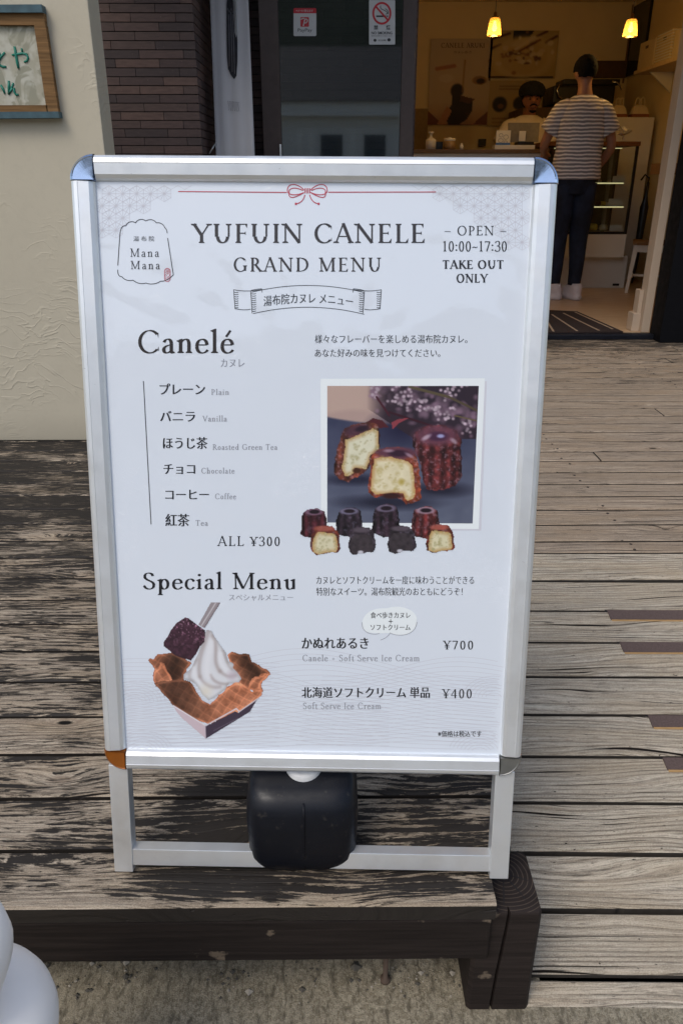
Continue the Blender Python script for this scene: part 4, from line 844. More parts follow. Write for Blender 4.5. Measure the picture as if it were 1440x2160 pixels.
P.poly([(476, 1000), (700, 1136), (702, 1238), (530, 1085), (492, 1035)], (222, 202, 208)); P.poly([(700, 1148), (905, 1040), (925, 1052), (1062, 950), (1008, 1045), (704, 1238)], (74, 62, 78)); P.line(476, 1000, 700, 1142, 8, (246, 238, 240)); P.line(700, 1144, 912, 1022, 8, (238, 232, 238)); P.line(912, 1022, 930, 1040, 8, (238, 232, 238)); P.line(930, 1045, 1066, 948, 7, (232, 226, 232)); P.line(700, 1140, 703, 1238, 4, (180, 168, 178)); P.line(756, 1178, 920, 1092, 4, (140, 128, 142), .7)
z3 = lambda zx, zy: (220+zx/3.273, 1180+zy/3.273)
P.mesh('dessert_print', quadfn((z3(296, 288), z3(1160, 288), z3(1160, 1244), z3(296, 1244)), .0006, 296, 288, 1160, 1244), M_print, poster, False)
# ------------------------------------------------ black water weight standing between the legs
wt = thing('water_weight', 'black plastic water tank weighting the foot of the menu stand', 'weight', (0, 0, 0))
a = onZ(530, 1835, 0); tx0, ty = a.x-.006, .856; tx1 = onZ(750, 1835, 0).x+.004; xm = (tx0+tx1)/2
def sup(cx_, cy_, hx, hy, z, e=4, n=48):
    out = []
    for i in range(n):
        q = 2*math.pi*i/n; cq, sq = math.cos(q), math.sin(q); out.append((cx_+hx*math.copysign(abs(cq)**(2/e), cq), cy_+hy*math.copysign(abs(sq)**(2/e), sq), z))
    return out
hx = (tx1-tx0)/2
rings = []
for z, kx, dy0, dy1 in ((.0005, .72, .017, .115), (.004, .82, .010, .13), (.013, .91, .004, .14), (.030, .975, 0, .145), (.09, 1.0, 0, .15), (.120, .985, .003, .155), (.140, .955, .012, .158), (.152, .93, .030, .16), (.160, .92, .06, .162), (.175, .92, .075, .165), (.200, .91, .084, .168), (.212, .87, .09, .163), (.216, .78, .10, .15)):
    y0, y1 = ty+dy0, ty+dy1; rings.append(sup(xm, (y0+y1)/2, hx*kx, (y1-y0)/2, z, 5))
mb = MB(); mb.loft(rings, True); g = G('black_tank_plastic'); n = g.noise(g.pos(), 300, 2)
g.set(Base_Color=(.005, .006, .010), Roughness=g.ramp(g.noise(g.pos((1, 1, 3)), 24, 5, .7), [(.3, .3), (.7, .6)])); dst = g.noise(g.pos(), 46, 5, .75); g.set(Base_Color=g.mix(g.ramp(dst, [(.6, 0), (.74, .22)]), (.005, .006, .010), S(120, 112, 100))); g.b.inputs['Specular IOR Level'].default_value = .3; g.bump(n, .12, .0006); mb.build('tank', g.m, wt)
mb = MB(); mb.tube([(xm+.004, ty+.004, .013), (xm+.004, ty-.0004, .05), (xm+.004, ty-.0012, .10), (xm+.004, ty+.0012, .122), (xm+.004, ty+.0105, .1405)], .0014, 6); mb.build('mould_seam', g.m, wt)
cp = onY(640, 1632, .905); mb = MB(); mb.lathe([(.027, 0), (.029, .003), (.029, .016), (.026, .020), (.010, .021)], (cp.x, .925, .146), 28); mb.build('cap', plain('white_plastic', S(226, 226, 224), .4), wt)
# ---------------------------------------------------------------- big soft-serve display, lower left
ss = thing('soft_serve_display', 'large glossy white soft serve ice cream display with twisted swirl at the lower left corner', 'display', (-.412, .545, GZ))
def swirl():
    mb = MB(); rings = []; n = 110; turns = 1.75
    key = [(0, .043, .056, .372), (.42, .040, .055, .388), (.60, .026, .054, .470), (.8, .014, .056, .520), (1, .0, .008, .66)]
    for i in range(n+1):
        t = i/n; k = max(j for j in range(len(key)-1) if t >= key[j][0]); q = (t-key[k][0])/(key[k+1][0]-key[k][0]); q = q*q*(3-2*q)*.5+q*.5
        R, r, z = (key[k][j]+(key[k+1][j]-key[k][j])*q for j in (1, 2, 3)); a = turns*2*math.pi*t-2.2
        c_ = Vector((R*math.cos(a), R*math.sin(a), z)); rad = Vector((math.cos(a), math.sin(a), 0))
        rings.append([tuple(c_+rad*math.cos(q_)*r+Vector((0, 0, 1))*math.sin(q_)*r*1.05) for q_ in (2*math.pi*k2/24 for k2 in range(24))])
    mb.loft(rings, True); mb.lathe([(.05, .31), (.07, .35), (.06, .40), (.03, .46), (.005, .52)], (0, 0, 0), 24); return mb
M_ice = plain('white_gel_coat', S(246, 240, 234), .38, 0, .03, 14); swirl().build('swirl', M_ice, ss)
mb = MB(); mb.lathe([(.05, 0), (.06, .01), (.07, .25), (.088, .27), (.092, .315), (.08, .325)], (0, 0, 0), 32); mb.build('cone', plain('yellow_cone', S(214, 170, 72), .5), ss)
# ---------------------------------------------------------------- framed hand-written board on the stucco wall
YW = 3.0
def onwall(x, y, d=0.0): q = onY(x, y, YW); q.y -= d; return q
bd = thing('hand_written_board', 'framed notice board with green hand-written letters hanging on the stucco wall', 'sign')
M_brown = darkwood('old_brown_wood', (.19, .105, .042)); M_teal = plain('teal_painted_wood', S(66, 92, 100), .7, 0, .25, 30)
def wquad(mb, q, d0, d1):
    mb.prism([(x, y) for x, y in q], lambda a, b, d: tuple(onwall(a, b, d)), d0, d1); return mb
wquad(MB(), [(-260, 55), (82, 57), (108, 223), (-235, 226)], .004, .012).build('sheet', None, bd).data.materials.append(None)
g = G('mottled_paper'); v = g.noise(g.pos(), 11, 3, .6, 1.0); v2 = g.noise(g.pos(), 30, 2)
g.set(Base_Color=g.mix(g.ramp(v, [(.42, 0), (.47, 1)]), S(150, 148, 128), g.mix(g.ramp(v2, [(.4, 0), (.6, 1)]), S(190, 188, 172), S(170, 166, 146))), Roughness=.6)
bd.children[0].data.materials.clear(); bd.children[0].data.materials.append(g.m)
for q in ([(-260, 30), (99, 31), (101, 56), (-258, 55)], [(78, 56), (102, 56), (129, 238), (105, 238)], [(-232, 224), (105, 223), (107, 238), (-230, 239)]): wquad(MB(), q, .002, .026).build('frame_strip', M_brown, bd)
wquad(MB(), [(-262, 16), (96, 14), (99, 31), (-260, 30)], .0, .038).build('cap_strip', M_teal, bd); wquad(MB(), [(-232, 239), (131, 237), (133, 250), (-230, 254)], .0, .038).build('cap_strip', M_teal, bd)
mb = MB(); zz = lambda x, y: (x/3.273, y/3.273)
def brush(pts, r):
    mb.tube([onwall(*zz(x, y), .0128) for x, y in pts], [r*(.55+.45*math.sin(math.pi*(.15+.7*i/(len(pts)-1)))) for i in range(len(pts))], 6)
brush([(112, 325), (122, 380), (132, 440), (140, 476)], .0052); brush([(95, 384), (130, 378), (170, 372), (196, 380), (206, 402), (198, 424), (178, 432)], .0042); brush([(160, 338), (166, 362)], .0045)
brush([(2, 360), (12, 385), (22, 400)], .0045); brush([(46, 366), (20, 396), (2, 424), (8, 452), (30, 464), (56, 466)], .0045)
M_gp = plain('green_brush_paint', S(24, 118, 98), .5); mb.build('lettering', M_gp, bd); mb = MB()
brush([(72, 560), (74, 600), (72, 655)], .005); brush([(104, 575), (88, 620), (74, 650), (96, 610), (108, 612), (112, 640), (124, 658), (140, 656)], .0045); brush([(18, 590), (34, 618), (46, 650)], .0045); brush([(-20, 600), (-16, 640), (-4, 660)], .0045)
mb.build('lettering', M_gp, bd)
# ---------------------------------------------------------------- hanging banner beside the door
YB = 4.9
bn = thing('banner', 'tall white fabric banner with a black fluted cake motif beside the tile pier', 'banner')
mb = MB(); cols = 14; rows = 40; lft = [onY(430, -230, YB+.1), onY(443, 0, YB+.02), onY(455, 312, YB-.08)]; rgt = [onY(515, -230, YB+.1), onY(524, 0, YB+.02), onY(537, 316, YB-.08)]
b0l, b0r = onY(455, 312, YB-.08), onY(540, 322, YB-.08)
def edge(e, t): return e[0].lerp(e[1], t/.42) if t < .42 else e[1].lerp(e[2], (t-.42)/.58)
lb = [edge(lft, j/rows) for j in range(rows+1)]; rbn = [edge(rgt, j/rows) for j in range(rows+1)]
dl = (lb[-1]-lb[-2]); 
for k in range(26): lb.append(lb[-1]+Vector((dl.x, -.002, -.034))); rbn.append(rbn[-1]+Vector((dl.x*.8, -.002, -.034)))
vs = []; R2 = len(lb)
for j in range(R2):
    for i in range(cols+1):
        p_ = lb[j].lerp(rbn[j], i/cols); p_.y += .006*mnoise.noise((i*.35, j*.05, 3))+.004*math.sin(i*1.3); vs.append(p_)
mb.add(vs, [(j*(cols+1)+i, (j+1)*(cols+1)+i, (j+1)*(cols+1)+i+1, j*(cols+1)+i+1) for j in range(R2-1) for i in range(cols)], 0, True)
bl = mb.build('cloth', plain('white_banner_cloth', S(196, 196, 200), .8, 0, .03, 5), bn); sol = bl.modifiers.new('s', 'SOLIDIFY'); sol.thickness = .002
def onb(x, y, d=.012):
    return onY(x, y, YB+.03-.1*max(0, (y+20))/330.0-d)
mot = [(478, -4), (484, -40), (490, -4)]
ol = [(480, -12), (478, 10), (478, 60), (479, 120), (481, 145), (487, 158), (494, 167), (499, 160), (501, 130), (501, 90), (499, 50), (495, 15), (489, -12)]
mb = MB(); mb.add([onb(x, y) for x, y in ol], [tuple(range(len(ol)))]); mb.build('cake_motif', plain('black_print', (.012, .012, .018), .7), bn)
mb = MB()
for pts in ([(483, 30), (484, 140)], [(487, 25), (490, 152)], [(491, 30), (495, 155)], [(480, 18), (484, 26), (488, 18), (492, 27), (496, 22)]):
    mb.tube([onb(x, y, .0135) for x, y in pts], .0022, 5)
mb.build('motif_line', plain('grey_print', S(120, 120, 126), .7), bn)
Lt = Letters(); Lt.word(serif('YUFUIN', .12, .05, .1), (480, 212, 505, 233), lambda a, b, ly: onb(a, b+(a-480)*.12, .014+ly*.00004)); Lt.mb.build('lettering', plain('faint_grey_print', S(140, 140, 146), .7), bn)
mb = MB(); q = lb[40]; mb.tube([(q.x-.035, q.y-.02, q.z-.03), (q.x+.005, q.y, q.z+.03), (q.x+.006, q.y+.02, q.z+.0)], .004, 6); mb.tube([(q.x+.14, q.y+.06, 0.0), (q.x+.14, q.y+.08, 1.9)], .010, 8); mb.tube([(q.x+.14, q.y-.12, .012), (q.x+.14, q.y+.2, .012)], .012, 8); mb.build('stand', M_alu, bn)

# ---------------------------------------------------------------- stickers on the glass
def onG(base): return lambda a, b, ly=0: onY(a, b, YF-.0046-base-ly*.00003)
def gpoly(mb, pts, base, mi=0): f = onG(base); mb.add([f(*p) for p in pts], [tuple(range(len(pts)))], mi); return mb
def rrect(x0, y0, x1, y1, r): return arc(x0+r, y0+r, r, r, 180, 270, 5)+arc(x1-r, y0+r, r, r, 270, 360, 5)+arc(x1-r, y1-r, r, r, 0, 90, 5)+arc(x0+r, y1-r, r, r, 90, 180, 5)
M_wh = plain('white_sticker', S(206, 208, 210), .4, 0, .02); M_rd = plain('red_sticker_ink', S(196, 24, 40), .4, 0, .04); M_bk = plain('black_sticker_ink', (.015, .015, .018), .4); M_gy = plain('grey_sticker_ink', S(120, 122, 128), .5)
def sheet(q, base, th=.0008):
    mb = MB(); f = onG(base); b = [Vector(f(*p)) for p in q]; n_ = len(b)
    mb.add(b+[v+Vector((0, th, 0)) for v in b], [tuple(range(n_)), tuple(range(n_, 2*n_))[::-1]]+[(i, (i+1) % n_, n_+(i+1) % n_, n_+i) for i in range(n_)]); return mb
s1 = tag(sheet(rrect(619, 17, 667, 76, 3), .001).build('payment_sticker', M_wh), 'small white payment sticker with red header and red P mark on the glass door', 'sticker')
mb = MB(); gpoly(mb, rrect(619, 17, 667, 24, 3)[:12]+[(667, 28), (619, 28)], .0014); gpoly(mb, rrect(633.5, 36, 651.5, 56.5, 2), .0014); mb.build('red_print', M_rd, s1)
Lt = Letters(); f = onG(.0018); Lt.word(sans('PayPay', .004, 0), (628, 60, 658, 69), f); Lt.mb.build('lettering', M_bk, s1)
Lt = Letters(); Lt.word(sans('ペイペイ使えます', 0, .01), (624, 20, 660, 25.5), f)
mb = Lt.mb
for pts in ([(639.5, 55), (643, 40), (647.5, 40.5), (648.5, 44), (646, 48), (641.5, 48.5)], [(634.5, 41), (638, 38.8), (642, 38.5)]):
    for a, b in zip(pts, pts[1:]):
        dx, dy = b[0]-a[0], b[1]-a[1]; l = math.hypot(dx, dy); ox, oy = -dy/l*1.1, dx/l*1.1; gpoly(mb, [(a[0]+ox, a[1]+oy), (b[0]+ox, b[1]+oy), (b[0]-ox, b[1]-oy), (a[0]-ox, a[1]-oy)], .0019)
mb.build('white_print', M_wh, s1)
s2 = tag(sheet(rrect(778, 0, 833, 94, 2), .001).build('no_smoking_sticker', M_wh), 'white NO SMOKING sticker with a red prohibition circle on the glass door', 'sticker')
mb = MB(); o_ = arc(805, 28, 20, 24, 0, 360, 40); i_ = arc(805, 28, 16, 19.5, 0, 360, 40); f = onG(.0024)
mb.add([f(*p) for p in o_+i_], [(k, k+1, 41+k+1, 41+k) for k in range(40)]); gpoly(mb, [(790, 14), (793, 11.5), (820, 42), (817, 44.5)], .0026); mb.build('red_print', M_rd, s2)
mb = MB(); gpoly(mb, [(793, 32.5), (814, 32.5), (814, 36), (793, 36)], .0018); gpoly(mb, [(815.5, 32.5), (818, 32.5), (818, 36), (815.5, 36)], .0018)
for pts in (bez((813, 30), (822, 28), (812, 22), (806, 20), 8)+bez((806, 20), (800, 17), (802, 12), (803, 12), 6), bez((818, 30), (820, 22), (814, 20), (812, 18), 8)):
    for a, b in zip(pts, pts[1:]):
        dx, dy = b[0]-a[0], b[1]-a[1]; l = math.hypot(dx, dy) or 1; ox, oy = -dy/l*.8, dx/l*.8; gpoly(mb, [(a[0]+ox, a[1]+oy), (b[0]+ox, b[1]+oy), (b[0]-ox, b[1]-oy), (a[0]-ox, a[1]-oy)], .0018)
mb.build('cigarette_mark', M_bk, s2)
Lt = Letters(); f = onG(.0018)
for t, b, o_ in (('禁', (788, 53, 797, 63), .012), ('煙', (814, 53, 823, 63), .012), ('NO SMOKING', (783, 66.5, 827, 72.5), .014), ('敷地内は禁煙です ご協力ください', (783, 74.5, 827, 76.8), 0), ('大分県', (797, 83, 814, 87), .005)): Lt.word(sans(t, o_, .012), b, f)
for c_, r in (((790.5, 85), 3.2), ((820, 84), 3.6)): gpoly(Lt.mb, arc(c_[0], c_[1], r, r, 0, 360, 12)[:-1], .0018)
Lt.mb.build('lettering', M_bk, s2)

# ---------------------------------------------------------------- shop interior
YBK, XL, XR, ZC = 9.15, .42, 3.08, 2.62
M_wallw = plain('cream_wall_paint', S(228, 208, 164), .8, 0, .04, 3); M_white = plain('white_laminate', S(222, 216, 204), .5, 0, .03, 6)
g = G('shop_floor_vinyl'); n = g.noise(g.pos((2, 14, 1)), 3, 4); g.set(Base_Color=g.mix(n, S(206, 176, 140), S(182, 150, 116)), Roughness=g.ramp(n, [(.3, .28), (.7, .42)])); M_floor = g.m
mb = MB(); mb.box(XL-.1, XR+.1, YF+.062, YBK+.1, -.05, FZ); struct(mb.build('shop_floor', M_floor))
mb = MB(); mb.box(XL-.1, XR+.1, YBK, YBK+.1, FZ, ZC); bw = tag(mb.build('back_wall', M_wallw), 'cream back wall of the shop behind the counter, hung with posters', 'wall')
mb = MB(); mb.box(XL, 1.0, YBK-.02, YBK-.002, FZ, 1.66); mb.build('dado_panel', plain('tan_panel', S(150, 128, 92), .7), bw)
mb = MB(); mb.box(XL-.12, XL, 5.44, YBK-.002, FZ, ZC); tag(mb.build('side_wall', M_wallw), 'inner side wall of the shop behind the glass door', 'wall')
mb = MB(); mb.box(XR, XR+.1, YF+.11, YBK-.002, FZ, ZC); tag(mb.build('side_wall', M_wallw), 'cream side wall of the shop carrying the box shelf', 'wall')
mb = MB(); mb.box(XL-.1, XR+.1, YF+.11, YBK+.1, ZC+.002, ZC+.06); tag(mb.build('shop_ceiling', M_wallw), 'cream ceiling over the shop interior', 'ceiling')
# cream inner trim of the doorway with a small skirting block
mb = MB(); mb.box(jx-.045, jx+.010, YF+.064, YF+.17, FZ+.001, 2.28, .003); trim = tag(mb.build('door_trim', plain('cream_trim', S(190, 168, 144), .6, 0, .02, 3)), 'cream wooden trim on the inner side of the doorway, next to the dark jamb', 'trim')
mb = MB(); mb.box(jx-.1, jx-.047, YF+.10, YF+.20, FZ+.001, FZ+.12, .003); mb.box(jx-.075, jx-.047, YF+.11, YF+.19, FZ+.12, FZ+.27, .003); mb.build('skirting', trim.data.materials[0], trim)
# door mat
m_ = [onZ(1150, 656, FZ), onZ(1216, 659, FZ), onZ(1313, 702, FZ), onZ(1120, 704, FZ)]
mt = thing('door_mat', 'dark brown door mat with pale diagonal stripes just inside the doorway', 'door mat')
mb = MB(); mb.prism([(p_.x, p_.y) for p_ in m_], lambda a, b, d: (a, b, FZ+d), .001, .009); mb.build('mat', plain('brown_carpet', S(40, 26, 22), .95, 0, .3, 200, .5), mt)
for a, b in (((1163, 666), (1216, 701)), ((1187, 663), (1262, 700)), ((1212, 661), (1291, 697)), ((1150, 676), (1166, 702))):
    p_, q_ = onZ(*a, FZ), onZ(*b, FZ); mb = MB(); mb.prism([(p_.x-.007, p_.y), (p_.x+.007, p_.y), (q_.x+.007, q_.y), (q_.x-.007, q_.y)], lambda a, b, d: (a, b, FZ+d), .0085, .0105); mb.build('stripe', plain('beige_carpet', S(160, 138, 114), .95), mt)
# pendants
g = G('amber_pressed_glass'); tr = g.n('BsdfTransparent', {'Color': (.95, .80, .50, 1)}); tl_ = g.n('BsdfTranslucent', {'Color': (.9, .72, .38, 1)}); gl = g.n('BsdfGlossy', {'Color': (1, .9, .7, 1), 'Roughness': .15})
v = g.n('TexVoronoi', {'Vector': g.pos(), 'Scale': 130.0}); a_ = g.n('MixShader', {0: g.ramp(v, [(.2, .12), (.6, .4)]), 1: tr, 2: tl_}); a2 = g.n('MixShader', {0: .12, 1: a_, 2: gl}); g.nt.links.new(a2, g.nt.nodes['Material Output'].inputs[0]); M_amb = g.m
g = G('lit_filament_bulb'); g.set(Base_Color=(1, .7, .3), Emission_Color=(1, .62, .2), Emission_Strength=13.0); M_bulb = g.m
for (x, yt, yb_, lab) in ((1041, 36, 75, 'amber glass pendant lamp with a lit bulb hanging left of the customer, above the counter'), (1327, 39, 77, 'amber glass pendant lamp with a lit bulb hanging near the shelf of boxes')):
    YP = 6.75; t_, b_ = onY(x, yt, YP), onY(x, yb_, YP); hgt = t_.z-b_.z; rw = onY(x+15, yb_, YP).x-b_.x
    pd = thing('pendant_lamp', lab, 'lamp', (b_.x, YP, b_.z), 'pendant lamps over the counter')
    mb = MB(); mb.lathe([(rw, 0), (rw*.92, hgt*.35), (rw*.78, hgt*.75), (rw*.66, hgt*.94), (rw*.6, hgt*.94), (rw*.74, hgt*.74), (rw*.88, hgt*.35), (rw*.96, 0)], (0, 0, 0), 24, cap=False); mb.build('shade', M_amb, pd)
    mb = MB(); mb.lathe([(rw*.64, hgt*.94), (rw*.6, hgt*1.0), (rw*.25, hgt*1.04), (rw*.22, hgt*1.25), (.004, hgt*1.3)], (0, 0, 0), 16); mb.build('cap', plain('brass_cap', S(120, 92, 50), .4, .6), pd)
    mb = MB(); mb.tube([(0, 0, hgt*1.25), (0, 0, ZC-b_.z)], .003, 6); mb.build('cord', plain('grey_cord', S(120, 112, 96), .7), pd)
    mb = MB(); mb.lathe([(.003, hgt*.22), (.016, hgt*.28), (.020, hgt*.40), (.012, hgt*.58), (.008, hgt*.8)], (0, 0, 0), 12); mb.build('bulb', M_bulb, pd)
    ld = bpy.data.lights.new('pendant_light', 'POINT'); ld.energy = 3.0; ld.color = (1, .60, .17); ld.shadow_soft_size = .05
    lo = bpy.data.objects.new('pendant_light', ld); COL.objects.link(lo); lo.location = (b_.x, YP, b_.z-.03)
# wall posters
def poster_on_wall(name, label, box, paint, wh, mat=M_print_dull):
    a, b = onY(box[0], box[1], YBK-.006), onY(box[2], box[3], YBK-.006)
    def fn(x, y): return (a.x+(b.x-a.x)*x/wh[0], YBK-.0245, a.z+(b.z-a.z)*y/wh[1])
    P = Paint(0, 0, wh[0], wh[1], 2); P.a[:] = 1; paint(P); o = P.mesh(name, fn, mat); so_ = o.modifiers.new('s', 'SOLIDIFY'); so_.thickness = .001; tag(o, label, 'poster'); return o, (a, b)
def pa(P):
    P.c[:] = (206, 186, 160); P.put(np.clip((P.Y-130)/60, 0, 1), (172, 128, 98)); P.poly([(0, 150), (40, 190), (70, 200), (116, 150), (116, 182), (0, 182)], (120, 66, 44)); P.ell(54, 108, 12, 15, (40, 26, 22)); P.poly([(46, 112), (62, 120), (84, 130), (86, 150), (76, 170), (60, 182), (40, 182), (34, 160), (44, 140)], (40, 24, 20)); P.poly([(62, 118), (90, 126), (80, 136), (60, 130)], (92, 54, 34))
    P.poly([(36, 140), (26, 165), (18, 182), (34, 182), (46, 150)], (196, 142, 110)); P.ell(96, 86, 14, 9, (160, 120, 80)); P.ell(98, 88, 8, 6, (48, 30, 24)); P.ell(32, 82, 14, 9, (216, 200, 178)); P.line(14, 62, 46, 56, 8, (176, 120, 96)); P.line(66, 44, 64, 110, 2, (150, 110, 70)); P.line(114, 44, 116, 84, 6, (60, 40, 30))
o, (a, b) = poster_on_wall('wall_poster', 'tall beige wall poster lettered CANELE ARUKI with a hand holding a dark treat', (908, 82, 1026, 264), pa, (116, 182))
Lt = Letters(); Lt.word(serif('CANELE ARUKI', .14, .05, .1), (930, 90, 1021, 101), lambda x, y, ly: onY(x, y, YBK-.027-ly*.00005)); Lt.word(sans('カヌレ歩き'), (956, 107, 994, 113), lambda x, y, ly: onY(x, y, YBK-.027)); Lt.mb.build('lettering', plain('brown_print', S(70, 48, 34), .7), o)
def pb(P):
    P.c[:] = (196, 170, 110); P.poly([(44, 0), (84, 0), (70, 22), (44, 30)], (24, 20, 18)); P.poly([(0, 100), (130, 100), (130, 104), (0, 104)], (30, 24, 20))
    for q in ((2, 18, 36, 6), (0, 40, 20, 30), (90, 12, 108, 2), (108, 26, 128, 12)): P.line(*q, 5, (86, 50, 26))
    P.ell(66, 58, 58, 46, (222, 198, 142)); P.ell(66, 58, 50, 39, (206, 176, 116)); rs = np.random.RandomState(2)
    for i in range(44): P.ell(66+rs.normal(0, 20), 50+rs.normal(0, 16), rs.uniform(2, 7), rs.uniform(2, 6), [(96, 60, 34), (236, 220, 180), (226, 204, 160), (150, 104, 60)][rs.randint(4)], .3, .8)
    P.ell(66, 24, 30, 8, (226, 206, 160), .3, .8, -.3); P.line(50, 40, 84, 14, 6, (230, 210, 170)); P.line(58, 44, 96, 20, 4, (110, 66, 34))
poster_on_wall('wall_poster', 'square wall poster of a dessert plate seen from above, right of the tall poster', (1035, 65, 1168, 166), pb, (132, 104))
def pc(P):
    P.c[:] = (190, 166, 118); P.line(20, 12, 60, 12, 2, (130, 104, 66)); P.line(20, 18, 56, 18, 2, (130, 104, 66)); P.ell(22, 50, 14, 16, (30, 22, 18)); P.ell(24, 54, 6, 5, (120, 80, 44)); P.ell(62, 48, 14, 15, (34, 26, 20)); P.line(10, 80, 70, 80, 3, (150, 120, 80)); P.line(10, 88, 60, 88, 2, (150, 120, 80))
poster_on_wall('wall_poster', 'low wall poster with two dark round cakes behind the shop assistant', (1032, 170, 1122, 266), pc, (90, 96))
# counter, with the till, card and bottles
YC0, YC1 = 7.15, 7.65; zc = onY(1090, 316, 7.3).z; cx0 = onY(872, 320, YC0).x-.05; cx1 = onY(1158, 320, YC0).x
cn = thing('sales_counter', 'white sales counter with a pale wooden top in the shop', 'counter')
mb = MB(); mb.box(cx0+.02, cx1-.02, YC0+.03, YC1-.02, FZ+.001, zc-.031); mb.build('body', M_white, cn); mb = MB(); mb.box(cx0, cx1, YC0, YC1, zc-.03, zc-.001, .004); mb.build('top', plain('brown_wood_top', S(104, 78, 48), .5), cn)
a, b = onY(1043, 313, YC0+.1), onY(1128, 331, YC0+.1)
YT = 7.32
def qbox(mb, x0, x1, yt, Y, dep, zb, bev=.004): a, b = onY(x0, yt, Y), onY(x1, yt, Y); mb.box(a.x, b.x, Y, Y+dep, zb, a.z, bev); return mb
td = tag(qbox(MB(), 1043, 1128, 306, YC0+.06, .12, zc, .004).build('cash_drawer', M_white), 'white cash drawer under the tablet till on the counter', 'cash drawer')
zd = onY(1100, 306, YC0+.06).z
tk = thing('tablet_till', 'tablet till with its grey back to the doorway, on the counter before the assistant', 'till')
a, b = onY(1074, 258, YT), onY(1137, 300, YT); mb = MB(); mb.prism([(a.x, a.z), (b.x, a.z), (b.x-.01, b.z), (a.x+.002, b.z)], lambda x, z, d: (x, YT+d+(z-b.z)*.35, z), 0, .012); mb.build('tablet', plain('grey_aluminium_back', S(118, 112, 104), .4, .3), tk)
a, b = onY(1096, 276, YT-.03), onY(1108, 298, YT-.03); mb = MB(); mb.box(a.x, b.x, YT-.012, YT-.002, b.z, a.z, .003); mb.build('stand', M_white, tk); a, b = onY(1092, 299, YT-.05), onY(1124, 311, YT-.05); mb = MB(); mb.box(a.x, b.x, YT-.06, YT+.1, zd+.001, a.z, .004); mb.build('base', M_black, tk)
a, b = onY(1047, 275, YT-.05), onY(1074, 313, YT-.05)
cs = thing('card_stand', 'small white counter card with a blue foot and sketched pictures, left of the till', 'card'); mb = MB(); mb.box(a.x, b.x, YT-.05, YT-.044, zd+.001, a.z, .001); mb.build('card', M_white, cs)
mb = MB()
for (u0, v0, u1, v1) in ((.2, .2, .45, .45), (.5, .3, .85, .6), (.15, .55, .5, .8), (.55, .7, .8, .85)):
    pts = [(a.x+(b.x-a.x)*(u0+u1)/2+(b.x-a.x)*(u1-u0)/2*math.cos(q), YT-.0512, a.z-(a.z-zd)*((v0+v1)/2+(v1-v0)/2*math.sin(q))) for q in np.linspace(0, 6.28, 14)]; mb.tube(pts, .0016, 4)
mb.build('sketch', M_gy, cs); mb = MB(); mb.box(a.x, b.x, YT-.0525, YT-.0506, zd+.001, zd+.02); mb.build('blue_band', plain('blue_print', S(70, 110, 170), .5), cs)
def bottle(name, lab, x, yt, w_px, mat, prof, capmat=None):
    t_ = onY(x, yt, YT); hgt = t_.z-zc; r = w_px/2*(onY(x+1, yt, YT).x-t_.x); o = thing(name, lab, name.split('_')[-1], (t_.x, YT, zc))
    mb = MB(); mb.lathe([(q*r, z*hgt) for q, z in prof], (0, 0, 0), 20); mb.build('body', mat, o)
    if capmat: mb = MB(); mb.lathe([(r*.98, hgt*.72), (r, hgt*.73), (r, hgt*.9), (r*.9, hgt*.94), (r*.3, hgt*.95), (r*.25, hgt)], (0, 0, 0), 20); mb.build('cap', capmat, o)
    return o
bottle('sauce_bottle', 'white pump bottle at the left end of the counter, beside a black box', 909, 278, 22, M_white, ((1, 0), (1, .5), (.9, .58), (.35, .66), (.3, .72), (.2, .74), (.2, .9), (.55, .93), (.5, 1)))
tag(qbox(MB(), 915, 934, 299, YT+.05, .06, zc, .003).build('black_box', M_black), 'small black box between the pump bottle and the white-lidded jar', 'box')
bottle('lidded_jar', 'jar with a white lid between the black box and the slim white bottle', 948, 290, 25, plain('patterned_jar', S(150, 120, 84), .4, 0, .4, 60), ((1, 0), (1.02, .3), (.98, .7), (.9, .72)), M_white)
bottle('slim_bottle', 'slim white squeeze bottle standing alone on the counter', 973, 302, 9, M_white, ((1, 0), (1, .6), (.5, .8), (.4, 1)))
a = onY(1015, 301, YBK); mb = MB(); mb.box(a.x-.04, a.x+.04, YBK-.05, YBK-.003, a.z-.035, a.z+.035, .004); tag(mb.build('wall_intercom', M_black), 'small black intercom box on the back wall', 'intercom')
# refrigerated display case
YD = 7.30; a0, a1 = onY(1150, 310, YD), onY(1347, 310, YD); zt = onY(1300, 308, YD).z; zb = onY(1280, 494, YD).z; zm = onY(1280, 543, YD).z
dc = thing('display_case', 'glass cake display case with lit shelves behind the customer', 'display case')
mb = MB(); mb.box(a0.x, a1.x, YD-.03, YD+.5, zt, zt+.035, .004); mb.build('top', darkwood('red_brown_top', (.16, .065, .025)), dc)
mb = MB(); mb.box(a1.x-.022, a1.x, YD, YD+.02, zb, zt-.001); mb.box(a0.x, a0.x+.02, YD, YD+.02, zb, zt-.001); mb.box(a0.x+.021, a1.x-.023, YD, YD+.02, zb, zb+.02); mb.build('frame', M_black, dc); mb = MB(); mb.box(a1.x-.02, a1.x, YD+.48, YD+.5, zb, zt-.001); mb.build('rear_post', M_black, dc)
mb = MB(); mb.box(a0.x+.02, a1.x-.022, YD+.005, YD+.012, zb+.021, zt-.002); mb.build('front_glass', M_glass, dc)
mb = MB(); mb.box(a0.x+.01, a1.x-.004, YD+.49, YD+.498, zb, zt-.002); mb.build('back_panel', plain('dark_olive_panel', S(92, 90, 66), .5), dc)
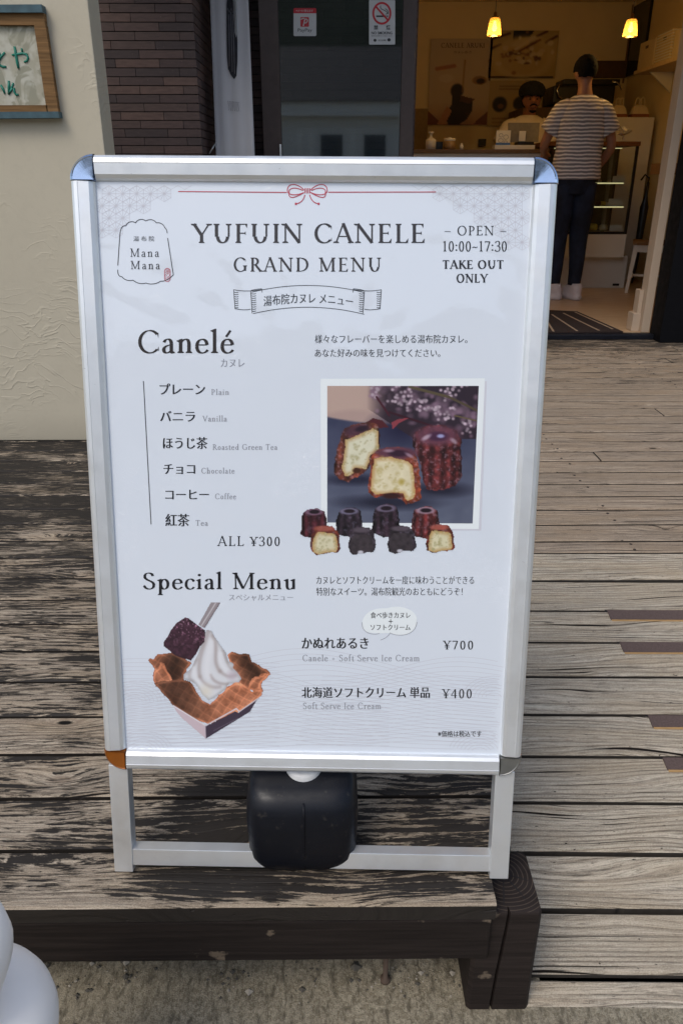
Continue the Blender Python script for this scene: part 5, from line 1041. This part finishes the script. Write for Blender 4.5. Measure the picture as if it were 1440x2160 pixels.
mb = MB(); mb.box(a0.x, a1.x-.0, YD+.001, YD+.5, zm+.001, zb-.001); mb.build('upper_plinth', M_white, dc); mb = MB(); a2 = onY(1318, 560, YD+.15); mb.box(a0.x, a2.x, YD+.12, YD+.5, FZ+.001, zm); mb.build('lower_plinth', M_white, dc)
p_ = onY(1297, 604, YD+.115); mb = MB(); mb.box(p_.x-.03, p_.x+.03, YD+.105, YD+.119, FZ+.02, FZ+.04, .004); mb.build('vent_slot', M_black, dc)
g = G('shelf_led'); g.set(Base_Color=(1, .95, .6), Emission_Color=(1, .9, .45), Emission_Strength=.45); M_led = g.m
for (yp, dep) in ((388, .0), (438, .0)):
    z = onY(1290, yp, YD+.12).z; x0 = onY(1200, yp, YD+.12).x; x1 = onY(1312, yp, YD+.12).x
    mb = MB(); mb.box(x0, x1, YD+.10, YD+.46, z, z+.012); sh = mb.build('shelf', plain('shelf_glass', S(150, 150, 110), .3), dc); mb = MB(); mb.box(x0, x1, YD+.095, YD+.099, z+.001, z+.011); mb.build('led_strip', M_led, sh)
zs = [onY(1290, 388, YD+.12).z+.013, onY(1290, 438, YD+.12).z+.013, zb+.0215]
cakem = [plain('yellow_cake', S(226, 190, 70), .6), plain('cream_cake', S(226, 210, 176), .6), plain('brown_cake', S(92, 52, 30), .5)]
for k, (xp, yp, si, r, mi, lab) in enumerate(((1266, 377, 0, .018, 1, 'small pale cake on the upper shelf, next to its price card'), (1286, 377, 0, .018, 1, 'small pale cake on the upper shelf, nearer the corner'), (1262, 424, 1, .03, 2, 'brown cake on the middle shelf'), (1272, 424, 1, .03, 0, 'yellow cake on the middle shelf'), (1281, 424, 1, .022, 1, 'cream cake on the middle shelf'), (1250, 484, 2, .045, 0, 'yellow pastry on the case floor, nearer the customer'), (1272, 484, 2, .04, 1, 'cream pastry on the case floor, beside the price card'))):
    q = onY(xp, yp, YD+.2); mb = MB(); z = zs[si]; mb.lathe([(r*.8, 0), (r, r*.3), (r*.9, r*1.0), (r*.6, r*1.25), (r*.5, r*1.05), (.002, r*1.0)], (q.x, YD+.22, z), 14); tag(mb.build('cake', cakem[mi]), lab, 'cake', 'cakes in the display case')
for (x0, x1, yt, si, lab) in ((1293, 1318, 371, 0, 'white price card on the upper case shelf'), (1284, 1313, 419, 1, 'white price card on the middle case shelf'), (1286, 1313, 478, 2, 'white price card on the case floor')):
    a, b = onY(x0, yt, YD+.12), onY(x1, yt, YD+.12); mb = MB(); mb.box(a.x, b.x, YD+.13, YD+.134, zs[si], max(a.z, zs[si]+.05)); tag(mb.build('price_card', M_white), lab, 'price card', 'price cards in the display case')
for si, z in ((0, zt-.012),):
    mb = MB(); mb.box(a0.x+.1, onY(1318, 320, YD).x, YD+.09, YD+.1, z-.006, z); mb.build('led_strip', M_led, dc)
q0 = onY(1287, 340, YD+.3); mb = MB(); mb.box(q0.x-.016, q0.x+.016, YD+.28, YD+.30, zb+.001, zt-.002); mb.build('support_post', plain('grey_post', S(150, 150, 130), .4, .3), dc)
qf = onY(1312, 300, YD+.1); pf_ = thing('paper_flower', 'crumpled white paper flower on the display case beside the customer', 'decoration', (qf.x, YD+.1, zt+.036)); mb = MB(); rr = random.Random(8)
for k in range(16):
    a_ = rr.uniform(0, 6.28); e_ = rr.uniform(.1, 1.3); dv = Vector((math.cos(a_)*math.cos(e_), math.sin(a_)*math.cos(e_), math.sin(e_))); sd_ = dv.cross(Vector((0, 0, 1))).normalized(); up_ = sd_.cross(dv); c0 = Vector((0, 0, .05)); mb.add([c0, c0+dv*.045+sd_*.03+up_*.01, c0+dv*.085+up_*rr.uniform(-.02, .02), c0+dv*.045-sd_*.03+up_*.01], [(0, 1, 2, 3)])
mb.add([(-.015, -.015, 0), (.015, -.015, 0), (.015, .015, 0), (-.015, .015, 0), (0, 0, .06)], [(0, 1, 2, 3), (0, 1, 4), (1, 2, 4), (2, 3, 4), (3, 0, 4)]); mb.build('petals', M_white, pf_)
# white cabinet beyond the case, with two carrier bags
YK = 8.05; a, b = onY(1300, 247, YK), onY(1380, 249, YK)
mb = MB(); mb.box(a.x, min(b.x, XR-.005), YK, YK+.5, FZ+.001, a.z, .006); tag(mb.build('white_cabinet', M_white), 'tall white cabinet to the right of the display case', 'cabinet'); zk = a.z
M_bag = plain('cream_paper_bag', S(214, 196, 162), .8, 0, .06, 20); M_bagb = plain('brown_bag_base', S(140, 84, 54), .8)
for (x0, x1, yt, lab) in ((1291, 1320, 206, 'cream carrier bag with brown base on the cabinet, left one behind the customer'), (1331, 1366, 205, 'cream carrier bag with brown base on the cabinet, right one, standing clear')):
    Yg = YK+.1; a, b = onY(x0, 222, Yg), onY(x1, 222, Yg); t_ = onY(x0, yt, Yg).z; zt2 = onY(x0, 222, Yg).z; mid = (a.x+b.x)/2; hwid = (b.x-a.x)/2
    bg_ = thing('carrier_bag', lab, 'bag', (mid, Yg, zk), 'carrier bags on the cabinet'); h1 = zt2-zk
    mb = MB(); mb.loft([[(-w_, -d, z), (w_, -d, z), (w_, d, z), (-w_, d, z)] for w_, d, z in ((hwid, .06, .002), (hwid*.96, .055, h1*.3), (hwid*.8, .03, h1*.75), (hwid*.6, .008, h1))], True, smooth=False); mb.build('sack', M_bag, bg_)
    mb = MB(); mb.loft([[(-w_, -d, z), (w_, -d, z), (w_, d, z), (-w_, d, z)] for w_, d, z in ((hwid*1.01, .062, .001), (hwid*.975, .057, h1*.28))], True, smooth=False); mb.build('base_band', M_bagb, bg_)
    for s in (-1, 1): mb = MB(); mb.tube([(s*hwid*.55, -.008*s, h1*.95), (s*hwid*.45, -.01*s, h1+(t_-zt2)*.8), (s*hwid*.2, -.01*s, t_-zk), (s*hwid*.02, -.01*s, h1+(t_-zt2)*.7), (s*hwid*.1, -.008*s, h1*.95)], .005, 6); mb.build('bag_handle', M_bag, bg_)
# espresso machine on a back counter
YE = 8.45; a, b = onY(1172, 170, YE), onY(1292, 262, YE); zq = onY(1200, 226, YE).z
mb = MB(); mb.box(a.x-.3, XR-.42, YE+.0, YBK-.03, FZ+.001, zq-.002, .005); tag(mb.build('back_counter', plain('brown_cupboard', S(96, 72, 48), .6)), 'brown back counter under the coffee machine', 'counter')
em = thing('coffee_machine', 'black coffee machine with shiny steam pipes on the back counter', 'coffee machine'); mb = MB(); mb.box(a.x, b.x, YE+.06, YE+.5, zq+.03, onY(1200, 178, YE).z, .02); mb.box(a.x+.03, b.x-.03, YE+.02, YE+.45, zq, zq+.03, .005); mb.box(a.x+.1, b.x+.05, YE+.1, YE+.4, onY(1200, 177, YE).z, onY(1200, 164, YE).z, .01); mb.build('body', M_black, em)
M_chr = plain('polished_steel', S(200, 196, 188), .15, 1, .05); mb = MB(); q = [onY(x, y, YE+.02) for x, y in ((1290, 172), (1300, 174), (1308, 182), (1310, 190))]; mb.tube(q, .009, 8); mb.build('steam_pipe', M_chr, em); mb = MB(); q = [onY(x, y, YE+.02) for x, y in ((1180, 178), (1174, 190), (1178, 204), (1186, 208))]; mb.tube(q, .007, 8); mb.build('steam_pipe', M_chr, em)
mb = MB(); a, b = onY(1255, 128, YBK-.05), onY(1318, 164, YBK-.05); mb.box(a.x, b.x, YBK-.06, YBK-.003, b.z, a.z, .004); tag(mb.build('brown_board', plain('brown_panel', S(88, 62, 36), .6)), 'plain brown panel on the back wall above the coffee machine', 'board')
# shelf with storage boxes on the side wall
sx0 = 2.80; zsf = onX(1385, 133, sx0).z
sh = thing('wall_shelf', 'pale wooden shelf on the side wall carrying three storage boxes', 'shelf'); mb = MB(); mb.box(sx0, XR-.003, 5.9, 8.15, zsf-.03, zsf, .004); mb.build('board', plain('pale_shelf_wood', S(206, 178, 132), .55), sh)
for y in (6.5, 7.9): mb = MB(); mb.prism([(sx0+.06, zsf-.031), (XR-.004, zsf-.031), (XR-.004, zsf-.2)], lambda a, b, d: (a, d, b), y, y+.025); mb.build('bracket', M_white, sh)
for (x0, x1, yt, lab, m) in ((1343, 1375, 88, 'cream storage box with a dark hand hole on the shelf, farthest of three', 0), (1378, 1409, 70, 'ribbed white storage basket in the middle of the shelf', 1), (1411, 1452, 62, 'cream storage box nearest the doorway on the shelf', 0)):
    xf = sx0+.03; p0, p1 = onX(x0, 130, xf), onX(x1, 130, xf); hgt = onX((x0+x1)/2, yt, xf).z-zsf
    y0, y1 = sorted((p0.y, p1.y)); y1 -= .02
    bx_ = thing('storage_box', lab, 'storage box', (xf, (y0+y1)/2, zsf), 'storage boxes on the shelf'); hy = (y1-y0)/2
    mb = MB(); mb.box(0, .2, -hy, hy, .001, hgt, .008); mb.build('body', plain('cream_box', S(206, 186, 146), .6, 0, .05), bx_)
    if m:
        mb = MB(); [mb.box(-.004, .2, -hy-.003, hy+.003, z, z+.008) for z in np.arange(.02, hgt-.01, .022)]; mb.build('rib', M_white, bx_)
    mb = MB(); mb.box(-.0015, .004, -.035, .035, hgt*.72, hgt*.82, .001); mb.build('hand_hole', M_black, bx_)
mb = MB(); a, b = onX(1330, 60, XR-.01), onX(1368, 60, XR-.01); y0, y1 = sorted((a.y, b.y)); mb.box(XR-.03, XR-.002, y0, y1, 1.95, 2.58, .003); dk = tag(mb.build('side_window', plain('dark_window', (.01, .01, .012), .1)), 'dark narrow window on the side wall above the shelf', 'window')
mb = MB(); mb.box(XR-.045, XR-.031, y1-.06, y1+.02, 1.9, 2.6, .002); mb.build('frame', M_brown, dk)
# stool beside the case
l0 = onZ(1320, 612, FZ); zst = onY(1330, 506, l0.y).z
st = thing('stool', 'white stool with a brown wooden seat by the right wall', 'stool', (l0.x+.16, l0.y-.10, FZ), rz=-.35); hs = zst-FZ
mb = MB(); mb.box(-.19, .19, -.15, .15, hs-.03, hs, .008); mb.build('seat', M_brown, st); mb = MB(); mb.box(-.165, .165, -.125, -.105, hs-.09, hs-.031); mb.box(-.165, .165, .105, .125, hs-.09, hs-.031); mb.box(-.165, -.145, -.104, .104, hs-.09, hs-.031); mb.box(.145, .165, -.104, .104, hs-.09, hs-.031); mb.build('apron', M_white, st)
for sx_ in (-1, 1):
    for sy_ in (-1, 1): mb = MB(); mb.loft([[(sx_*(.155+k)+a*r, sy_*(.115+k)+b*r, z) for a, b in ((-1, -1), (1, -1), (1, 1), (-1, 1))] for z, r, k in ((.001, .012, .03), (hs-.031, .019, 0))], True, smooth=False); mb.build('leg', M_white, st)
mb = MB(); mb.box(-.16, .16, -.008, .008, .13, .15); mb.box(-.17, -.15, -.12, .12, .13, .15); mb.box(.15, .17, -.12, .12, .13, .15); mb.build('stretcher', M_white, st)
# umbrella and brown carton by the wall
a, b = onY(1367, 380, 7.6), onY(1345, 505, 7.6); um = thing('folded_umbrella', 'black folded umbrella leaning beside the display case', 'umbrella', (b.x, 7.6, FZ)); mb = MB(); d = Vector((a.x-b.x, .0, a.z-FZ)); mb.tube([d*t for t in (.02, .2, .75, .86, .98)], [.006, .025, .04, .014, .012], 10); mb.build('canopy', M_black, um); mb = MB(); mb.tube([d*.97, d*1.02, d*1.05+Vector((-.04, 0, .0)), d*1.0+Vector((-.07, 0, 0))], .009, 8); mb.build('handle', M_black, um)
a, b = onY(1391, 350, 7.0), onY(1428, 368, 7.0); mb = MB(); mb.box(a.x, XR-.004, 6.8, 7.2, b.z-.0, a.z+.02, .004); ct = thing('wall_ledge', 'tan wooden ledge on the side wall near the doorway', 'ledge'); mb.build('board', plain('tan_wood', S(150, 112, 70), .6), ct)
# ---------------------------------------------------------------- across the street (seen only mirrored in the door glass and the lacquer)
hb = thing('white_house', 'white house with pale cornice and dark windows mirrored in the glass door', 'house')
mb = MB(); mb.box(-9, 4.6, -27, -21, GZ, 3.0); mb.build('wall', plain('white_house_wall', S(236, 233, 226), .8), hb); mb = MB(); mb.box(-9.4, 5.0, -27.4, -20.6, 3.0, 3.45); mb.build('cornice', plain('cornice', S(244, 242, 236), .7), hb)
mb = MB(); mb.prism([(-27.6, 3.46), (-20.4, 3.46), (-24, 5.6)], lambda a, b, d: (d, a, b), -9.6, 5.2); mb.build('roof', plain('dark_roof', S(52, 52, 54), .7), hb)
for x in (-7.6, -5.2, -2.8, -.5, 1.1, 2.6): mb = MB(); mb.box(x, x+.8, -21.03, -20.97, 1.35, 2.4); mb.build('window', plain('house_window', S(84, 88, 94), .2), hb)
for x in (-1.3, -.9, .55): mb = MB(); mb.box(x, x+.16, -19.6, -19.44, GZ, 2.5, .01); mb.build('porch_post', plain('porch_white', S(240, 238, 230), .7), hb)
mb = MB()
def hgt(x): return 24+5*mnoise.noise((x*.02, 1, 0))+2*mnoise.noise((x*.09, 5, 0))
nx = 60; vs = []; 
for j in range(9):
    for i in range(nx+1):
        x = -150+300*i/nx; t = j/8; vs.append((x, -62-30*t+2*mnoise.noise((x*.05, j, 0)), GZ-.1+hgt(x)*t**.8+1.2*mnoise.noise((x*.2, j*1.1, 2))*t))
mb.add(vs, [(j*(nx+1)+i, j*(nx+1)+i+1, (j+1)*(nx+1)+i+1, (j+1)*(nx+1)+i) for j in range(8) for i in range(nx)], 0, True)
g = G('wooded_hill'); n = g.noise(g.pos(), .6, 4); g.set(Base_Color=g.mix(n, S(26, 36, 26), S(48, 58, 42)), Roughness=.95); struct(mb.build('hill', g.m))
# ---------------------------------------------------------------- people
def skinmesh(name, nodes, edges, mat, parent=None, sub=2):
    me = bpy.data.meshes.new(name); me.from_pydata([n[:3] for n in nodes], edges, []); o = bpy.data.objects.new(name, me); COL.objects.link(o)
    m = o.modifiers.new('skin', 'SKIN'); m.use_smooth_shade = True; m.branch_smoothing = .6
    for i, v in enumerate(me.skin_vertices[0].data): v.radius = nodes[i][3:5] if len(nodes[i]) > 4 else (nodes[i][3], nodes[i][3])
    me.skin_vertices[0].data[0].use_root = True
    s = o.modifiers.new('sub', 'SUBSURF'); s.levels = sub; s.render_levels = sub
    bpy.context.view_layer.update(); m2 = bpy.data.meshes.new_from_object(o.evaluated_get(bpy.context.evaluated_depsgraph_get())); m2.materials.clear(); m2.materials.append(mat)
    m2.polygons.foreach_set('use_smooth', [True]*len(m2.polygons)); bpy.data.objects.remove(o); o = bpy.data.objects.new(name, m2); COL.objects.link(o)
    if parent: o.parent = parent
    return o
def skinmat(name, c):
    g = G(name); n = g.noise(g.pos(), 60, 3); g.set(Base_Color=g.mix(n, c, tuple(v*.8 for v in c)), Roughness=.5); g.b.inputs['Subsurface Weight'].default_value = .06; return g.m
def body(mat, arms, head=(0, .02, 1.63), tilt=0.0, legs=.09):
    """one continuous figure facing +Y; arms = [(elbow, wrist, hand direction, side)]"""
    N = [(0, 0, .95, .13, .10), (0, 0, 1.10, .125, .09), (0, .0, 1.27, .14, .10), (0, -.005, 1.41, .10, .08), (0, .0, 1.475, .058), (0, head[1]*.6, 1.54, .052), (head[0], head[1], head[2]-.045, .066, .078), (head[0], head[1]+.004, head[2]+.03, .074, .092), (head[0], head[1]-.008, head[2]+.085, .052, .066)]
    E = [(0, 1), (1, 2), (2, 3), (3, 4), (4, 5), (5, 6), (6, 7), (7, 8)]
    def ad(p, r, par): N.append((*p, *(r if isinstance(r, tuple) else (r, r)))); E.append((par, len(N)-1)); return len(N)-1
    # nose, ears, jaw
    ad((head[0], head[1]+.105, head[2]-.02), .013, 7)
    for s in (-1, 1): ad((head[0]+s*.082, head[1]-.005, head[2]-.01), (.012, .02), 7)
    for s, el, wr in arms:
        sh = ad((s*.165, -.005, 1.415), .058, 3); m = ad(tuple(Vector((s*.185, 0, 1.40)).lerp(Vector(el), .5)), .047, sh); e = ad(el, .038, m)
        m = ad(tuple(Vector(el).lerp(Vector(wr), .45)), .037, e); w_ = ad(wr, (.024, .028), m)
        d = (Vector(wr)-Vector(el)).normalized(); side = d.cross(Vector((0, 0, 1))).normalized() if abs(d.z) < .95 else Vector((0, 1, 0)); up = side.cross(d)
        pm_ = ad(tuple(Vector(wr)+d*.055), (.026, .034), w_)
        for k, ln in ((-1.5, .062), (-.5, .074), (.5, .078), (1.5, .068)):
            b = Vector(wr)+d*.085+side*k*.017; q = ad(tuple(b), .0105, pm_); q = ad(tuple(b+d*ln*.5-up*.006), .009, q); ad(tuple(b+d*ln*.85-up*.024), .0075, q)
        th = Vector(wr)+d*.035+side*.034*(-s); q = ad(tuple(th), .012, w_); ad(tuple(th+d*.04+side*(-s)*.016-up*.008), .009, q)
    for s in (-1, 1):
        h = ad((s*.085, 0, .86), .085, 0); k = ad((s*legs, .015, .49), .058, h); c_ = ad((s*legs, -.012, .34), .052, k); a = ad((s*legs, -.01, .09), .036, c_); ad((s*(legs+.02), .12, .04), (.036, .026), a)
    return N, E
def ell(cx, cy, z, rx_, ry_, n=28): return [(cx+rx_*math.cos(2*math.pi*k/n), cy+ry_*math.sin(2*math.pi*k/n), z) for k in range(n)]
def folded(rings, amp, seed):
    out = []
    for j, r in enumerate(rings):
        c_ = Vector((sum(p[0] for p in r)/len(r), sum(p[1] for p in r)/len(r), sum(p[2] for p in r)/len(r))); o_ = []
        for p in r:
            v = Vector(p)-c_; f = 1+amp*mnoise.noise((p[0]*9+seed, p[1]*9, p[2]*7))+amp*.5*mnoise.noise((p[0]*22, p[1]*22+seed, p[2]*16)); o_.append(tuple(c_+v*f))
        out.append(o_)
    return out
def densify(rings, k=4):
    out = []
    for a, b in zip(rings, rings[1:]):
        for i in range(k): out.append([tuple(Vector(p).lerp(Vector(q), i/k)) for p, q in zip(a, b)])
    return out+[rings[-1]]
def limb(mb, pts, rad, n=18, amp=.0, seed=0, flat=1.0):
    pts = [Vector(p) for p in pts]; P_ = []; R_2 = []
    for i in range(len(pts)-1):
        for t in range(5): P_.append(pts[i].lerp(pts[i+1], t/5)); R_2.append(rad[i]+(rad[i+1]-rad[i])*t/5)
    P_.append(pts[-1]); R_2.append(rad[-1]); rings = []; ref = Vector((0, 1, 0))
    for i, p in enumerate(P_):
        t = (P_[min(i+1, len(P_)-1)]-P_[max(0, i-1)]).normalized(); a = (ref-t*ref.dot(t)).normalized(); b = t.cross(a); rings.append([tuple(p+a*math.cos(q)*R_2[i]*flat+b*math.sin(q)*R_2[i]) for q in (2*math.pi*k/n for k in range(n))])
    mb.loft(folded(rings, amp, seed) if amp else rings, True)
def dress(root, shirtm, trm, arms, sleeve=.62, hem=.90, shoulder=.0, wide=1.0, collar=True):
    mb = MB(); rg = [ell(0, .0, hem, .205*wide, .135), ell(0, 0, hem+.12, .195*wide, .135), ell(0, 0, 1.18, .19*wide, .13), ell(0, 0, 1.30, .20*wide, .135), ell(0, -.003, 1.38, .195*wide, .125), ell(0, -.004, 1.43, .165*wide, .105), ell(0, -.002, 1.463, .12, .085), ell(0, .0, 1.483, .078, .072)]
    mb.loft(folded(densify(rg, 5), .07, 3), True)
    for s, el, wr in arms:
        shd = Vector((s*.150*wide, -.004, 1.40)); e = Vector(el)+Vector((s*.012, 0, 0)); end = shd.lerp(e, sleeve)
        limb(mb, [shd-Vector((s*.05, 0, -.005)), shd.lerp(e, .12), shd.lerp(e, .4), end], [.07, .082, .084, .088], 20, .07, 5+s)
    mb.build('shirt', shirtm, root)
    mb = MB(); limb(mb, [(0, 0, 1.0), (0, 0, .9), (0, .0, .80)], [.168, .172, .14], 24, .03, 1, .74)
    for s in (-1, 1): limb(mb, [(s*.085, 0, .88), (s*.088, .005, .70), (s*.09, .012, .48), (s*.09, -.012, .32), (s*.09, -.012, .115)], [.097, .098, .078, .066, .054], 20, .07, 8+s)
    mb.build('trousers', trm, root)
    for s in (-1, 1):
        mb = MB(); x = s*.095
        rg = [[(x+a*wd, y0+b*ln, z) for a, b in [(math.copysign(abs(math.cos(q))**.7, math.cos(q)), math.copysign(abs(math.sin(q))**.8, math.sin(q))) for q in (2*math.pi*k/20 for k in range(20))]] for z, wd, ln, y0 in ((.001, .046, .138, .045), (.028, .050, .142, .045), (.030, .046, .136, .044), (.055, .045, .125, .035), (.075, .044, .095, .005), (.10, .042, .068, -.015), (.115, .038, .055, -.02))]
        ang = 1.0 if s < 0 else .3; ca, sa = math.cos(ang), math.sin(ang); rg = [[(x+((p[0]-x)*ca-(p[1]+.02)*sa)*1.18, -.02+((p[0]-x)*sa+(p[1]+.02)*ca)*1.18, p[2]*1.12) for p in r] for r in rg]; mb.loft(rg, True); mb.build('shoe', M_shoe, root)
M_shoe = plain('white_canvas_shoe', S(214, 200, 196), .6, 0, .05)
g = G('striped_jersey'); z = g.n('SeparateXYZ', {0: g.pos()}, 2); wv_ = g.noise(g.pos(), 14, 2); z = g.math('ADD', z, g.math('MULTIPLY', wv_, .014)); s_ = g.math('FRACT', g.math('MULTIPLY', z, 38.0)); st_ = g.ramp(s_, [(.0, 1), (.40, 1), (.44, 0), (.96, 0), (1.0, 1)])
g.set(Base_Color=g.mix(st_, S(138, 130, 132), S(238, 228, 220)), Roughness=.85); g.bump(g.noise(g.pos(), 12, 3), .6, .02); M_stripe = g.m
g = G('dark_denim'); n = g.noise(g.pos(), 7, 3); g.set(Base_Color=g.mix(g.ramp(n, [(.45, 0), (.75, 1)]), (.006, .008, .018), (.018, .026, .055)), Roughness=.85); g.bump(g.noise(g.pos(), 14, 3), .5, .02); M_denim = g.m
M_tee = plain('white_tee', S(222, 206, 176), .85, 0, .03, 10); M_hair = plain('black_hair', (.008, .007, .007), .9, 0, .5, 120, 1.0, .15)
# customer, seen from behind
f_ = onZ(1195, 634, FZ)
arms = [(-1, (-.265, .09, 1.15), (-.20, .30, 1.10)), (1, (.275, -.005, 1.135), (.215, .16, .97))]
N, E_ = body(skinmat('light_skin', S(176, 124, 98)), arms, (-.01, .02, 1.63))
cu = skinmesh('person', N, E_, skinmat('light_skin', S(176, 124, 98)))
tag(cu, 'person seen from behind in a striped T-shirt and dark jeans, standing at the counter', 'person')
cu.location = (f_.x-.02, f_.y+.1, FZ); cu.scale = (.97, 1.04, 1.04)
dress(cu, M_stripe, M_denim, arms, .64, .905, wide=1.0)
def hairmesh(root, c, rx_, ry_, rz_, cut, seed, name='hair', mat=M_hair):
    bm = bmesh.new(); bmesh.ops.create_icosphere(bm, subdivisions=5, radius=1)
    for v in bm.verts:
        k = 1+.03*mnoise.noise(v.co*7+Vector((seed, 0, 0)))+.035*mnoise.noise(v.co*26); v.co = Vector((v.co.x*rx_*k, v.co.y*ry_*k, v.co.z*rz_*k))
    bmesh.ops.delete(bm, geom=[v for v in bm.verts if cut(v.co*(1+.09*mnoise.noise(v.co*60)))], context='VERTS'); me = bpy.data.meshes.new(name); bm.to_mesh(me); bm.free(); me.materials.append(mat); me.polygons.foreach_set('use_smooth', [True]*len(me.polygons))
    o = bpy.data.objects.new(name, me); COL.objects.link(o); o.parent = root; o.location = c; so_ = o.modifiers.new('s', 'SOLIDIFY'); so_.thickness = .012; return o
hairmesh(cu, (-.01, .018, 1.655), .090, .112, .098, lambda c: (c.y > .045 and c.z < .035) or c.z < -.06 or (abs(c.x) > .066 and c.z < -.02 and c.y > -.05), 2)
# shop assistant behind the counter, head bent over the till
Ye = 7.86; hd = onY(1117, 224, Ye); sc_e = .97
arms2 = [(-1, (-.27, .07, 1.17), (-.17, .30, 1.19)), (1, (.27, .07, 1.17), (.19, .29, 1.18))]
M_sk2 = skinmat('tan_skin', S(150, 98, 74)); N, E_ = body(M_sk2, arms2, (0, .06, 1.60))
ass = skinmesh('person', N, E_, M_sk2); tag(ass, 'person in a white T-shirt and puffy black cap working behind the till, facing out', 'person')
ass.rotation_euler = (0, 0, math.pi); ass.location = (hd.x, Ye+.02, FZ-.005)
dress(ass, M_tee, plain('black_trousers', (.01, .01, .012), .8), arms2, .66, .92, wide=1.06)
hc = Vector((0, .06, 1.60))
hairmesh(ass, hc+Vector((0, -.01, .075)), .118, .125, .085, lambda c: c.z < -.045, 5, 'cap', plain('black_cap_cloth', (.006, .006, .007), .9))
hairmesh(ass, hc+Vector((0, -.005, .02)), .088, .105, .10, lambda c: c.y > .01 or c.z < -.09, 6)
mb = MB(); mb.tube([hc+Vector((-.034, .098, -.052)), hc+Vector((-.02, .108, -.042)), hc+Vector((0, .112, -.038)), hc+Vector((.02, .108, -.042)), hc+Vector((.034, .098, -.052))], [.004, .007, .008, .007, .004], 8)
mb.tube([hc+Vector((-.028, .082, -.09)), hc+Vector((0, .098, -.098)), hc+Vector((.028, .082, -.09))], [.008, .013, .008], 8); mb.build('moustache', M_hair, ass)
mb = MB(); mb.tube([hc+Vector((-.024, .100, -.066)), hc+Vector((0, .107, -.068)), hc+Vector((.024, .100, -.066))], [.003, .0055, .003], 8); mb.build('lips', plain('dark_lips', S(98, 52, 46), .5), ass)
for s in (-1, 1):
    mb = MB(); mb.lathe([(.001, -.010), (.008, -.007), (.010, 0), (.008, .007), (.001, .010)], tuple(hc+Vector((s*.032, .082, .008))), 12); mb.build('eye', plain('dark_eye', S(60, 46, 40), .2), ass)
    mb = MB(); mb.tube([hc+Vector((s*.016, .098, .026)), hc+Vector((s*.034, .094, .031)), hc+Vector((s*.052, .078, .026))], [.003, .0045, .002], 6); mb.build('eyebrow', M_hair, ass)
